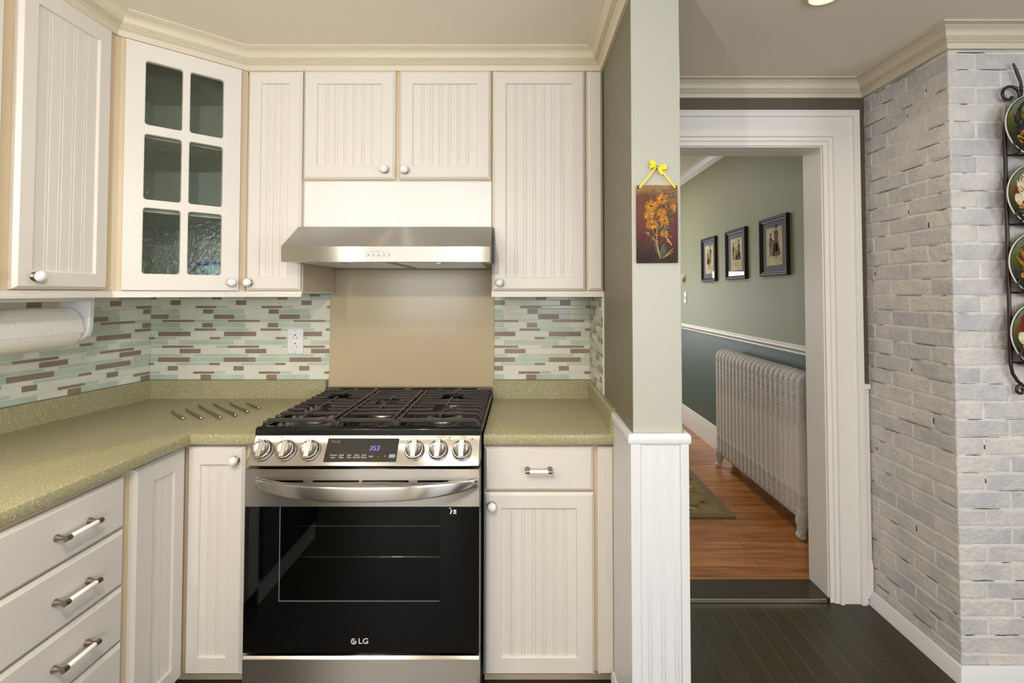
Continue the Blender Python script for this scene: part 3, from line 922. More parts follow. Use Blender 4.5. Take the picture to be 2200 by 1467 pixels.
# right of the range
t = thing('base_cabinet', 'white base cabinet with one drawer and door right of range', 'cabinet', (-.1325, FY, 0))
b = MB(); b.box(0, .4595, 0, YB - FY - .02, TK, BH - .001); b.build('carcass', 'frame', t, local=True, bevel=.001)
b = MB(); b.box(.0, .4595, .06, .08, 0, TK - .0005); b.build('toe_kick', 'frame', t, local=True)
d = slab_mesh(.002, .702, .382, .153).build('drawer', 'cab', t, local=True, smooth=25); add_pull(d, .193, .780)
d = door_mesh(.002, .0745, .384, .6225, .060, .060, .052, .060, 6).build('door', 'cab', t, local=True, smooth=25); add_knob(d, .031, .655)
slab_mesh(.398, .0745, .0605, .7805).build('filler_strip', 'cab', t, local=True, smooth=25)

# corner cabinet with a hinged two leaf door in the inside corner
t = thing('corner_base_cabinet', 'corner base cabinet with folded two leaf bead board door', 'cabinet', (-1.185, FY, 0))
IX = -1.185                      # face plane of the left run
b = MB()
b.prism([(0, 0), (.278, 0), (.278, YB - FY - .02), (LW(2.24) + .03 - IX, YB - FY - .02), (LW(1.45) + .03 - IX, 1.446 - FY), (0, 1.446 - FY)], 'z', TK, BH - .001)
b.build('carcass', 'frame', t, local=True)
b = MB(); b.box(-.05, .278, .06, .08, 0, TK - .0005); b.box(-.08, -.06, -.272, .08, 0, TK - .0005); b.build('toe_kick', 'frame', t, local=True)
d = door_mesh(.0208, .0745, .1997, .7805, .044, .055, .060, .060, 2).build('door', 'cab', t, local=True, smooth=25)
add_knob(d, .193, .812)
b = door_mesh(1.478 - FY, .0745, .221, .7805, .072, .052, .060, .060, 2)
Xf = Matrix.Rotation(PI / 2, 4, 'Z')
bb = MB(); bb.add([tuple(Xf @ Vector(p)) for p in b.v], b.f); bb.build('door', 'cab', t, local=True, smooth=25)

# drawer base on the left run
t = thing('drawer_cabinet', 'stack of four white drawers under the left counter', 'cabinet', (IX, 1.066, 0), PI / 2)
w = 1.445 - 1.066
b = MB(); b.prism([(0, 0), (w, 0), (w, IX - LW(1.445) - .03), (0, IX - LW(1.05) - .03)], 'z', TK, BH - .001)
b.build('carcass', 'frame', t, local=True)
b = MB(); b.box(0, w, .06, .08, 0, TK - .0005); b.build('toe_kick', 'frame', t, local=True)
for (z0, z1) in ((.703, .851), (.537, .698), (.377, .532), (.078, .372)):
    d = slab_mesh(.006, z0, w - .008, z1 - z0).build('drawer', 'cab', t, local=True, smooth=25)
    add_pull(d, .2095, (z0 + z1) / 2, half=.046)

# what the oven door mirrors of the left run
t = thing('base_cabinet', 'single door base cabinet beyond the drawers, mirrored in oven glass', 'cabinet', (IX, .960, 0), PI / 2)
b = MB(); b.box(0, .104, 0, .55, TK, BH - .001); b.build('carcass', 'frame', t, local=True)
b = MB(); b.box(0, .104, .06, .08, 0, TK - .0005); b.build('toe_kick', 'frame', t, local=True)
d = slab_mesh(.003, .078, .098, .780).build('door', 'cab', t, local=True)
t = thing('dishwasher', 'black dishwasher in the left run, mirrored in the oven glass', 'dishwasher', (IX, .355, 0), PI / 2)
b = MB(); b.box(0.003, .602, 0, .55, .02, BH - .002); b.build('tub', 'black_rough', t, local=True)
b = MB(); b.box(.004, .600, -.03, -.001, .11, .74); b.build('door', 'dishwasher', t, local=True, bevel=.004)
b = MB(); b.box(.004, .600, -.03, -.001, .745, .86); b.build('control_strip', 'black', t, local=True, bevel=.004)
b = MB(); b.box(.004, .600, -.012, -.001, .0, .105); b.build('kick_plate', 'cab', t, local=True, bevel=.002)

# ------------------------------------------------------------------ countertops
CT, CB = .905, .867
t = thing('countertop', 'speckled olive L-shaped countertop left of the range', 'countertop', (-1.3, 1.7, CB))
CE = 1.682                       # front edge, back run
def CX(y): return -1.143 - (1.684 - y) * .025      # front edge, left run
b = MB()
yb = YB - .004
rgt = -.9015
front = [(rgt, CE), (-1.140, CE), (CX(1.55), 1.55), (CX(.3), .3)]
back = [(LW(.3) + .006, .3), (LW(yb) + .006, yb), (rgt, yb)]
pol = front + back
def inset(d):                     # pull the front edge back for a rounded nose
    return [(rgt, CE + d), (-1.140 - d, CE + d), (CX(1.55) - d, 1.55), (CX(.3) - d, .3)] + back
rs = [[(x, y, z) for x, y in inset(d)] for d, z in ((.006, CB), (.001, CB + .004), (0, CB + .010), (0, CT - .010), (.002, CT - .004), (.008, CT))]
b.rings(rs); b.build('slab', 'stone', t)
b = MB()
def ups(path):
    pr = [(0, CT + .0), (.020, CT), (.020, CT + .079), (.016, CT + .0835), (0, CT + .0835)]
    b.sweep(pr, path)
ups([(LW(.3) + .006, .3), (LW(yb) + .006, yb), (rgt, yb)])
b.build('upstand', 'stone', t)
t = thing('countertop', 'small olive countertop between range and pillar wall', 'countertop', (.1, 1.95, CB))
b = MB(); x0, x1 = -.130, .3275
rs = [[(x0, CE + d, z), (x1, CE + d, z), (x1, yb, z), (x0, yb, z)] for d, z in ((.006, CB), (.001, CB + .004), (0, CB + .010), (0, CT - .010), (.002, CT - .004), (.008, CT))]
b.rings(rs); b.build('slab', 'stone', t)
b = MB(); ups([(x0, yb), (x1, yb), (x1, CE + .012)]); b.build('upstand', 'stone', t)

# six steel trivet rods set on the counter
rods = [(-1.4214, 1.9843, -1.295, 1.8683), (-1.3898, 2.0235, -1.2299, 1.8751), (-1.3816, 2.0897, -1.1608, 1.882), (-1.3398, 2.1245, -1.1223, 1.9173), (-1.272, 2.1334, -1.1081, 1.9766), (-1.1986, 2.1334, -1.097, 2.0397)]
rl = ['short steel trivet rod on counter, farthest from the range of six', 'steel trivet rod on counter, second from the left end of the row', 'long steel trivet rod on counter, third from the left end of row',
      'long steel trivet rod on counter, third from the range end of row', 'steel trivet rod on counter, second from the range end of the row', 'short steel trivet rod on counter, nearest the range of six']
for (xa, ya, xb, yb_), lb in zip(rods, rl):
    b = MB()
    p, q = Vector((xa, ya, CT + .0058)), Vector((xb, yb_, CT + .0058)); d = (q - p).normalized()
    b.tube([p, p + d * .002, q - d * .002, q], [.0035, .0057, .0057, .0035], 12)
    tag(b.build('trivet_rod', 'rod', smooth=50), lb, 'trivet rod', 'trivet rods on the counter')

# ------------------------------------------------------------------ mosaic tiles
ROWS = [(70, 103, 'B993-1150 W1154-1504 G1508-2012'), (120, 188, 'B345-503 W507-1026 W1031-1373'), (205, 238, 'B745-1072 G1088-1240 W1245-1772'), (257, 325, 'G1022-1503 W1507-1888 B1894-2050'),
        (340, 408, 'B1030-1350 G1358-1522 W1526-2057'), (425, 455, 'G1075-1240 B1252-1752 G1758-2102'), (472, 540, 'G1020-1526 W1531-1876 B1882-2045'), (558, 592, 'B735-1063 G1070-1576 W1581-1760'),
        (610, 678, 'B1196-1700 W1704-2048 W2052-2224'), (695, 727, 'B975-1137 G1142-1466 W1471-2000'), (745, 810, 'G1022-1348 W1353-1526 G1531-2048'), (828, 860, 'G1075-1235 B1250-1748 W1753-2102'),
        (880, 945, 'B502-830 W834-1014 W1019-1528'), (962, 995, 'G1072-1572 W1577-1752 G1757-2098'), (1012, 1080, 'B1196-1696 G1701-2040 G2045-2222'), (1098, 1130, 'B972-1135 W1139-1471 G1476-1997'),
        (1148, 1215, 'B1352-1510 W1514-2036 W2040-2378'), (1232, 1265, 'B720-1052 G1064-1225 W1230-1746'), (1282, 1355, 'G1010-1512 W1517-1866 B1871-2034')]
PER = 1032.0; K = 1 / 3369.0
def tiles(name, label, x0, x1, phase, place, zmin=.9895, zmax=1.386, gx=0):
    """u runs along the wall from x0 to x1 in metres of pattern space; place(u, depth, z) -> world"""
    b = MB()
    def slab(u0, u1, z0, z1, d0, d1, m):
        b.add([place(u, d, z) for d in (d0, d1) for (u, z) in ((u0, z0), (u1, z0), (u1, z1), (u0, z1))],
              [(3, 2, 1, 0), (4, 5, 6, 7), (0, 1, 5, 4), (1, 2, 6, 5), (2, 3, 7, 6), (3, 0, 4, 7)], m)
    slab(x0 - gx, x1, zmin, zmax, 0, .0055 + gx * .15, 0)
    allrows = [(-18, 55, 'W1000-1500 B1505-1660 G1664-2028')] + ROWS
    for (ya, yc, segs) in allrows:
        z0 = .989 + (1355 - yc - 3.2) * K + .0008; z1 = .989 + (1355 - ya + 3.2) * K
        z0, z1 = max(z0, zmin + .0005), min(z1, zmax)
        if z1 - z0 < .002: continue
        for sgm in segs.split():
            c = {'W': 1, 'G': 2, 'B': 3}[sgm[0]]; a, e = (float(q) for q in sgm[1:].split('-'))
            for n in range(-8, 9):
                u0 = (a + n * PER) * K + phase; u1 = (e + n * PER) * K + phase
                u0c, u1c = max(u0, x0), min(u1, x1)
                if u1c - u0c < .003: continue
                slab(u0c, u1c, z0, z1, .0056, .0078, c)
    struct(tag(b.build(name, ['grout', 'tile_w', 'tile_g', 'tile_b'], smooth=0), label, 'backsplash'))
yt = YB + .008
tiles('wall_back_tile', 'mosaic strip tile backsplash left of the beige panel', -1.7285, -.893, -1.742, lambda u, d, z: (u, yt - d, z), gx=.008)
tiles('wall_back_tile', 'mosaic strip tile backsplash right of the beige panel', -.1255, .3200, -.1255 - (132 - 70) / 5.434 / 459 - 345 * K + .0262, lambda u, d, z: (u, yt - d, z))
# left wall: u measured from the corner, negative toward the camera
sl = math.hypot(1, .163); dxl, dyl = .163 / sl, 1 / sl
cx0, cy0 = LW(YB + .0) - .008, YB
tiles('wall_left_tile', 'mosaic strip tile backsplash on left wall behind paper towels', -1.3, -.001, -.2935, lambda u, d, z: (cx0 + u * dxl + d * dyl, cy0 + u * dyl - d * dxl, z))
tiles('wall_stub_tile', 'narrow mosaic tile return on the pillar side', -.345, -.001, -.11, lambda u, d, z: (PX0 - d, YB + u, z))

# beige panel behind the range
t = thing('splash_panel', 'tall smooth beige splash panel behind the range', 'splash panel', (-.5095, YB, .915))
b = MB(); b.box(-.3835, .3835, -.004, .0075, 0, .585); b.build('sheet', 'beige_panel', t, local=True, bevel=.001)
b = MB(); b.box(-.3885, -.3838, -.0035, .0070, -.008, .085); b.build('edge_strip', 'alu', t, local=True)

# duplex outlet
t = thing('wall_outlet', 'white duplex outlet on the mosaic tiles left of range', 'outlet', (-1.0515, YB - .0005, 1.167))
b = MB(); b.box(-.0365, .0365, -.005, .0002, -.058, .058); b.build('plate', 'plastic', t, local=True, bevel=.002)
b = MB(); b.box(-.0175, .0175, -.0075, -.0045, -.036, .036); rc = b.build('receptacle', 'plastic', t, local=True, bevel=.001)
b = MB()
for dz in (-.020, .020):
    b.lathe([(.0005, -.0078), (.0032, -.0078), (.0032, -.0072)], (0, 0, dz + .0095), 'y', 10); b.box(-.0085, -.0068, -.0078, -.0070, dz - .008, dz); b.box(.0060, .0110, -.0078, -.0070, dz - .005, dz - .0035); b.box(.0078, .0093, -.0078, -.0070, dz - .008, dz)
b.build('slots', 'dark', rc, local=True)
for dz in (-.050, .050):
    b = MB(); b.lathe([(.0005, -.0062), (.0028, -.0060), (.0032, -.005)], (0, 0, dz), 'y', 12); b.build('screw', 'alu', t, local=True)

# paper towel holder under the left cabinet, and its roll
t = thing('towel_holder', 'white plastic bracket for paper towels under left cabinet', 'towel holder', (-1.60, 1.58, 1.385))
b = MB(); b.box(-1.645, -1.537, 1.40, 1.748, 1.362, 1.3845); b.build('mount_bar', 'plastic', t, bevel=.004)
for y in (1.727, 1.400):
    b = MB(); b.prism([(-1.645, 1.364), (-1.537, 1.364), (-1.540, 1.265), (-1.548, 1.238), (-1.570, 1.222), (-1.63, 1.222), (-1.645, 1.24)], 'y', y, y + .020); b.build('arm', 'plastic', t, bevel=.003)
t = thing('paper_towel_roll', 'white embossed paper towel roll hanging in the bracket', 'paper towels', (-1.617, 1.575, 1.270))
def towelmat():
    m, nt, b, L = newmat('embossed_paper')
    b.inputs['Base Color'].default_value = lin((250, 246, 240)); b.inputs['Roughness'].default_value = .92
    v = tex_coord(nt, (1, 1, 1))
    w1 = nt.nodes.new('ShaderNodeTexNoise'); w1.inputs['Scale'].default_value = 42; w1.inputs['Detail'].default_value = 1; w1.inputs['Distortion'].default_value = 1.6
    L.new(v, w1.inputs['Vector']); bump(nt, w1.outputs['Fac'], .4, .005, b)
    return m
M['paper'] = towelmat()
b = MB(); b.lathe([(.020, -.141), (.066, -.141), (.071, -.137), (.0715, 0), (.071, .137), (.066, .141), (.020, .141)], (0, 0, 0), 'y', 48, 0, cap=False)
b.prism([(.0700, .004), (.0725, .004), (.0722, -.018), (.0705, -.018)], 'y', -.139, .139)
b.build('sheets', 'paper', t, local=True, smooth=50)
b = MB(); b.lathe([(.0195, -.152), (.0195, .152)], (0, 0, 0), 'y', 24, 0, cap=False); b.lathe([(.017, -.152), (.017, .152)], (0, 0, 0), 'y', 24, 0, cap=False); b.build('core', 'frame', t, local=True)
# ------------------------------------------------------------------ gas range
RX0, RX1 = -.8885, -.1355; RC = (RX0 + RX1) / 2
RF = 1.575                       # door front plane
rng = thing('gas_range', 'stainless slide-in gas range with black oven glass', 'range', (RC, 1.9, 0))
b = MB(); b.prism([(1.625, .02), (2.245, .02), (2.245, .925), (1.66, .925), (1.625, .84)], 'x', RX0 + .004, RX1 - .004)
# leave the oven cavity open: build the body as a shell
b = MB()
b.box(RX0 + .003, RX0 + .020, 1.640, 2.245, .03, .915); b.box(RX1 - .020, RX1 - .003, 1.640, 2.245, .03, .915)
b.box(RX0 + .020, RX1 - .020, 2.225, 2.245, .03, .915); b.box(RX0 + .020, RX1 - .020, 1.640, 2.225, .885, .915)
b.box(RX0 + .020, RX1 - .020, 1.625, 2.225, .03, .235); b.box(RX0 + .020, RX1 - .020, 1.622, 1.66, .800, .885)
b.build('body', 'black_rough', rng)
b = MB()                         # cavity lining
b.box(-.80, -.785, 1.64, 2.20, .37, .72); b.box(-.24, -.225, 1.64, 2.20, .37, .72); b.box(-.80, -.225, 2.18, 2.20, .37, .72); b.box(-.80, -.225, 1.64, 2.20, .355, .37); b.box(-.80, -.225, 1.64, 2.20, .72, .735)
b.build('oven_cavity', 'black', rng)
for z in (.600, .497):
    b = MB()
    b.tube([(-.775, 1.665, z), (-.25, 1.665, z)], .0032, 6); b.tube([(-.775, 2.15, z), (-.25, 2.15, z)], .0032, 6)
    for x in (-.775, -.25): b.tube([(x, 1.665, z), (x, 2.15, z)], .0032, 6)
    for i in range(1, 11):
        x = -.775 + .525 * i / 11; b.tube([(x, 1.660, z + .002), (x, 2.15, z + .002)], .0020, 6)
    b.build('oven_rack', 'chrome', rng)
# cooktop pan with raised front fascia and rear vent
b = MB()
b.box(RX0, RX1, 1.640, 2.250, .916, .926)
b.prism([(1.628, .916), (1.640, .912), (1.668, .926), (1.668, .938), (1.640, .942), (1.630, .936)], 'x', RX0, RX1)
b.box(RX0, RX0 + .012, 1.668, 2.19, .926, .934); b.box(RX1 - .012, RX1, 1.668, 2.19, .926, .934)
b.build('cooktop', 'black', rng, bevel=.002)
for xa in (RX1 - .001, RX0 - .0035):
    b = MB(); b.box(xa, xa + .0045, 1.672, 2.240, .917, .936); b.build('side_trim', 'steel_dark', rng, bevel=.001)
b = MB()
b.prism([(2.180, .926), (2.252, .926), (2.252, .959), (2.212, .959), (2.186, .950)], 'x', RX0 + .002, RX1 - .002)
v = b.build('rear_vent', 'black', rng, bevel=.002)
b = MB()
for a, c in ((-.82, -.76), (-.74, -.67), (-.65, -.53), (-.50, -.38), (-.36, -.29), (-.27, -.20)): b.box(a, c, 2.206, 2.2115, .951, .9596)
b.build('slots', 'dark', v)
# burners
BUR = [(-.760, 1.815, .046), (-.760, 2.045, .036), (-.529, 1.925, .050), (-.285, 1.815, .050), (-.285, 2.045, .034)]
for i, (x, y, r) in enumerate(BUR):
    b = MB(); sy = 1.5 if i == 2 else 1.0
    b.lathe([(r * 1.32, .926), (r * 1.30, .930), (r, .932), (r * .95, .938), (.001, .938)], (x, y, 0), 'z', 28)
    if i == 2: b.v = [(px, y + (py - y) * sy, pz) for px, py, pz in b.v]
    br = b.build('burner', 'alu', rng, smooth=50)
    b = MB(); b.lathe([(.001, .938), (r * .86, .938), (r * .88, .942), (r * .80, .946), (.001, .9465)], (x, y, 0), 'z', 28)
    if i == 2: b.v = [(px, y + (py - y) * sy, pz) for px, py, pz in b.v]
    b.build('cap', 'black_rough', br, smooth=50)
# cast iron grates
def bar(b, pts, w=.0085, h=.011):
    """flat bar of rectangular section along pts"""
    P = [Vector(p) for p in pts]; rs = []
    for i in range(len(P)):
        t = (P[min(i + 1, len(P) - 1)] - P[max(i - 1, 0)]).normalized()
        a = Vector((0, 0, 1)) if abs(t.z) < .75 else Vector((1, 0, 0))
        s = t.cross(a).normalized(); u = s.cross(t).normalized()
        rs.append([tuple(P[i] + s * q * w / 2 + u * k * h / 2) for q, k in ((-1, -1), (1, -1), (1, 1), (-1, 1))])
    b.rings(rs)
GZ = .9575; G0 = .928
YS = [1.668, 1.752, 1.806, 1.862, 1.912, 1.962, 2.012, 2.060, 2.104, 2.148]
def grate(x0, x1, burners, left_legs, right_legs, name):
    b = MB(); cxm = (x0 + x1) / 2
    for k, y in enumerate(YS):
        cuts = []
        for (bx, by, r) in burners:
            gap = .060
            if abs(y - by) < .052 and not (k in (0, len(YS) - 1)):
                cuts.append((bx - gap - .012, bx + gap + .012, by))
        segs = [(x0, x1)]
        for c0, c1, by in cuts:
            segs = [(a, c0) for a, e in segs] + [(c1, e) for a, e in segs]
        for a, e in segs:
            p = []
            if a == x0: p += [(x0 - .004, y, G0), (x0 + .004, y, GZ - .006), (x0 + .016, y, GZ)]
            else:
                by = cuts[0][2]; p += [(a - .030, y + (by - y) * .35, GZ + .002), (a, y, GZ)]
            if e == x1: p += [(x1 - .016, y, GZ), (x1 - .004, y, GZ - .006), (x1 + .002, y, G0)] if right_legs or k in (0, 1, 4, 5, 8, 9) else [(x1, y, GZ)]
            else:
                by = cuts[0][2]; p += [(e, y, GZ), (e + .030, y + (by - y) * .35, GZ + .002)]
            if not left_legs and a == x0 and k not in (0, 1, 4, 5, 8, 9): p = [(x0, y, GZ)] + p[3:]
            bar(b, p)
    ybar = YS
    for (bx, by, r) in burners:      # fingers that point at the burner from front and rear
        bar(b, [(bx, by - .110, GZ), (bx, by - .032, GZ + .002)]); bar(b, [(bx, by + .036, GZ + .002), (bx, by + .118, GZ)])
    if not left_legs: bar(b, [(x0 + .010, YS[0], GZ), (x0 + .010, YS[-1], GZ)])
    if not right_legs: bar(b, [(x1 - .010, YS[0], GZ), (x1 - .010, YS[-1], GZ)])
    # deeper front and rear rails
    for y in (YS[0], YS[-1]): bar(b, [(x0 + .012, y, GZ - .001), (x1 - .012, y, GZ - .001)], .010, .013)
    b.build('grate', 'iron', rng, bevel=.0022, seg=2, smooth=30)
grate(-.8800, -.6335, BUR[:2], True, False, 'grate')
grate(-.6300, -.4290, [BUR[2]], False, False, 'grate')
grate(-.4255, -.1445, BUR[3:], False, True, 'grate')

# sloping control panel
p0, p1 = Vector((0, 1.572, .833)), Vector((0, 1.632, .918))
tt = (p1 - p0).normalized(); nn = Vector((0, -tt.z, tt.y))
def CPm(x, s, o=0.0):            # matrix on the panel: local x right, y up the slope, z outward
    o_ = Vector((x, p0.y, p0.z)) + tt * s + nn * o
    return Matrix(((1, 0, 0, o_.x), (0, tt.y, nn.y, o_.y), (0, tt.z, nn.z, o_.z), (0, 0, 0, 1)))
PL = (p1 - p0).length
b = MB(); b.prism([(1.572, .833), (1.632, .918), (1.66, .918), (1.66, .833)], 'x', RX0, RX1)
cp_ = b.build('control_panel', 'steel', rng, bevel=.003)
b = MB(); b.box(-.118, .118, -.0385, .0385, -.001, .0008, 0, CPm(-.5235, PL * .505)); disp = b.build('display', 'black_glass', cp_, bevel=.0008)
b = MB()
def put(s, x, y, size, m=0): b.mesh(text_mesh(s, size), CPm(-.5235 + x, PL * .505 + y, .0011), m)
put('ThinQ', -.092, .027, .0125, 1)
for x, lines in ((-.089, ('Control', 'Lock')), (-.063, ('Cook', 'Time')), (-.037, ('Start', 'Time')), (-.013, ('Timer', 'On/Off')), (.011, ('Keep', 'Warm'))):
    put(lines[0], x, -.0165, .0072); put(lines[1], x, -.0240, .0072)
put('Light', .034, -.0205, .0072); put('-', .0575, -.0205, .012); put('+', .080, -.0205, .009)
b.box(-.0100, .0100, -.0060, .0060, 0, .0002, 2, CPm(-.5235 + .1025, PL * .505 - .0195, .0009))
put('Start', .1025, -.0195, .0068)
b.build('lettering', ['legend', 'legend_dim', 'start_pad'], disp, smooth=0)
b = MB()                          # clock reads 3:53
SEG = {'3': 'abgcd', '5': 'afgcd'}
def digit(ch, x, y, w=.0075, h=.014, t=.0012):
    sh = .12
    def q(xa, ya, xb, yb_):
        b.add([(xa + ya * sh, ya, 0), (xb + ya * sh, ya, 0), (xb + yb_ * sh, yb_, 0), (xa + yb_ * sh, yb_, 0), (xa + ya * sh, ya, .0003), (xb + ya * sh, ya, .0003), (xb + yb_ * sh, yb_, .0003), (xa + yb_ * sh, yb_, .0003)],
              [(3, 2, 1, 0), (4, 5, 6, 7), (0, 1, 5, 4), (1, 2, 6, 5), (2, 3, 7, 6), (3, 0, 4, 7)], 0, CPm(-.5235 + x, PL * .505 + y, .0009))
    if 'a' in SEG[ch]: q(0, h - t, w, h)
    if 'g' in SEG[ch]: q(.001, h / 2 - t / 2, w - .001, h / 2 + t / 2)
    if 'd' in SEG[ch]: q(0, 0, w, t)
    if 'b' in SEG[ch]: q(w - t, h / 2 + .001, w, h - .001)
    if 'c' in SEG[ch]: q(w - t, .001, w, h / 2 - .001)
    if 'f' in SEG[ch]: q(0, h / 2 + .001, t, h - .001)
digit('3', .0245, -.001); digit('5', .0375, -.001); digit('3', .0485, -.001)
for yy in (.0035, .0095): b.box(-.0008, .0008, -.0008, .0008, 0, .0003, 0, CPm(-.5235 + .0353, PL * .505 - .001 + yy, .0009))
b.build('clock_digits', 'clock', disp, smooth=0)
# panel legends
b = MB()
def icon(x, s, kx, ky):
    X = CPm(x, s, .0003); r = .0045
    for (a, c, e, f) in ((-r, r, -r, -r + .0006), (-r, r, r - .0006, r), (-r, -r + .0006, -r, r), (r - .0006, r, -r, r)): b.box(a, c, e, f, 0, .0002, 0, X)
    b.lathe([(.0003, .0002), (.0018, .0002), (.0018, 0)], (0, 0, 0), 'z', 10, 0, X @ Matrix.Translation((kx * r * .5, ky * r * .5, 0)))
for x, kx, ky in ((-.868, -1, -1), (-.794, -1, 1), (-.713, 0, 0), (-.241, 1, 1), (-.165, 1, -1)): icon(x, PL * .865, kx, ky)
for x in (-.8440, -.7690, -.6895, -.3450, -.2690, -.1905):
    b.lathe([(.0003, .0002), (.0016, .0002), (.0016, 0)], (0, 0, 0), 'z', 10, 0, CPm(x, PL * .872, .0003))
for x, s in ((-.345, 'Oven Control'), (-.269, 'Center Burner'), (-.1905, 'Simmer')):
    b.mesh(text_mesh(s, .0068), CPm(x, PL * .925, .0004), 0)
b.build('lettering', 'legend_dark', cp_, smooth=0)
# six knobs
kp = None
for x in (-.8455, -.7700, -.6910, -.3490, -.2720, -.1945):
    if kp is None:
        b = MB()
        b.lathe([(.0315, 0), (.0330, .003), (.0325, .012), (.0305, .019), (.0290, .0215), (.0272, .0218), (.0262, .0205), (.018, .0165), (.001, .0150)], (0, 0, 0), 'z', 40)
        b.rings([[(-.0085, -.0262, .013), (.0085, -.0262, .013), (.0085, .0262, .013), (-.0085, .0262, .013)],
                 [(-.0080, -.0268, .028), (.0080, -.0268, .028), (.0080, .0268, .028), (-.0080, .0268, .028)],
                 [(-.0072, -.0262, .0290), (.0072, -.0262, .0290), (.0072, .0262, .0290), (-.0072, .0262, .0290)]])
        b.box(-.0006, .0006, .0195, .0262, .0288, .0294, 1)
        kp = b.build('knob', ['knob_steel', 'legend_dark'], rng, local=True, smooth=30)
        k = kp
    else:
        k = kp.copy(); C.objects.link(k)
    k.matrix_local = WM[rng.name].inverted() @ CPm(x, PL * .485)

# oven door
def slit_plate(b, x0, x1, z0, z1, y0, y1, slots, m=0):
    """plate with horizontal slots cut through it"""
    sz0, sz1 = slots[0][2], slots[0][3]
    b.box(x0, x1, y0, y1, z0, sz0, m); b.box(x0, x1, y0, y1, sz1, z1, m)
    xa = x0
    for s in slots:
        b.box(xa, s[0], y0, y1, sz0, sz1, m); xa = s[1]
    b.box(xa, x1, y0, y1, sz0, sz1, m)
b = MB()
SL = [(-.800, -.702, .7815, .7880), (-.672, -.523, .7815, .7880), (-.512, -.363, .7815, .7880), (-.334, -.235, .7815, .7880)]
slit_plate(b, RX0, RX1, .7045, .8235, RF, RF + .012, SL)
b.box(RX0, RX1, RF + .012, RF + .040, .8150, .8235); b.box(RX0, RX0 + .012, RF + .012, RF + .040, .7045, .8150); b.box(RX1 - .012, RX1, RF + .012, RF + .040, .7045, .8150)
b.box(RX0 + .05, RX1 - .05, RF - .0012, RF + .001, .8020, .8032); b.box(RX0 + .05, RX1 - .05, RF - .0012, RF + .001, .7200, .7212)
dr = b.build('oven_door', 'steel', rng)
b = MB(); b.box(RX0 + .013, RX1 - .013, RF + .018, RF + .036, .7046, .8148); b.build('vent_backing', 'dark', dr)
GX0, GX1, GZ0, GZ1 = -.7775, -.2610, .4035, .7042
b = MB()                          # black border of the glass with a clear window in it
b.box(RX0, GX0, RF, RF + .040, .2430, .7043); b.box(GX1, RX1, RF, RF + .040, .2430, .7043); b.box(GX0, GX1, RF, RF + .040, .2430, GZ0)
b.build('door_glass', 'black_glass', dr)
b = MB(); b.box(GX0 - .001, GX1 + .001, RF + .0004, RF + .004, GZ0 - .001, GZ1 - .0005); b.build('oven_window', 'oven_glass', dr)
b = MB()                          # bevelled inner edge of the window
b.box(GX0 + .0005, GX0 + .0035, RF - .0002, RF + .0006, GZ0 + .001, GZ1 - .001); b.box(GX0 + .0035, GX1 - .001, RF - .0002, RF + .0006, GZ0 + .0005, GZ0 + .0040); b.build('window_edge', 'frit', dr)
for xa in (RX0 - .0015, RX1):
    b = MB(); b.box(xa, xa + .0015, RF + .001, RF + .04, .2430, .823); b.build('door_edge', 'chrome', dr)
# bowed handle
b = MB(); rs = []
N = 36
for i in range(N + 1):
    t_ = -1 + 2 * i / N; x = -.4965 + t_ * .3555
    e = abs(t_)
    bow = .060 * (1 - e ** 3.2); hh = .0235 * (1 - .42 * e ** 3); th = .0085
    yc = RF - .006 - bow; zc = .771 + .014 * e ** 2
    ring = []
    for q in range(16):
        a = 2 * PI * q / 16
        ca, sa = math.cos(a), math.sin(a)
        ring.append((x, yc + math.copysign(abs(ca) ** .3, ca) * th, zc + math.copysign(abs(sa) ** .45, sa) * hh))
    rs.append(ring)
b.rings(rs)
for s in (-1, 1): b.box(-.4965 + s * .330 - .010, -.4965 + s * .330 + .010, RF - .014, RF, .778, .790)
b.build('handle', 'steel', dr, smooth=50)
# badge
b = MB()
def DM(x, z): return Matrix(((1, 0, 0, x), (0, 0, -1, RF - .0004), (0, 1, 0, z), (0, 0, 0, 1)))
X = DM(-.5345, .2800); R_ = .0098
b.lathe([(.0002, .0004), (R_, .0004), (R_, 0)], (0, 0, 0), 'z', 32, 1, X)
ring_pts = lambda r, a0, a1, n_: [(r * math.cos(math.radians(a0 + (a1 - a0) * i / n_)), r * math.sin(math.radians(a0 + (a1 - a0) * i / n_)), .0006) for i in range(n_ + 1)]
b.tube(ring_pts(R_ * .84, 75, 358, 28), .0012, 6, 0, X=X)
b.box(.0012, R_ * .84, -.0012, .0002, .0003, .0012, 0, X); b.box(-.0006, .0008, -.0052, .0050, .0003, .0012, 0, X); b.box(-.0006, .0036, -.0052, -.0040, .0003, .0012, 0, X)
b.lathe([(.0002, .0012), (.0013, .0012), (.0013, .0003)], (-.0036, .0030, 0), 'z', 12, 0, X)
b.mesh(text_mesh('LG', .0245, .0006), DM(-.5040, .2797) @ Matrix.Diagonal((1.12, 1, 1, 1)), 0)
b.build('badge', ['badge', 'steel_dark'], dr, smooth=40)
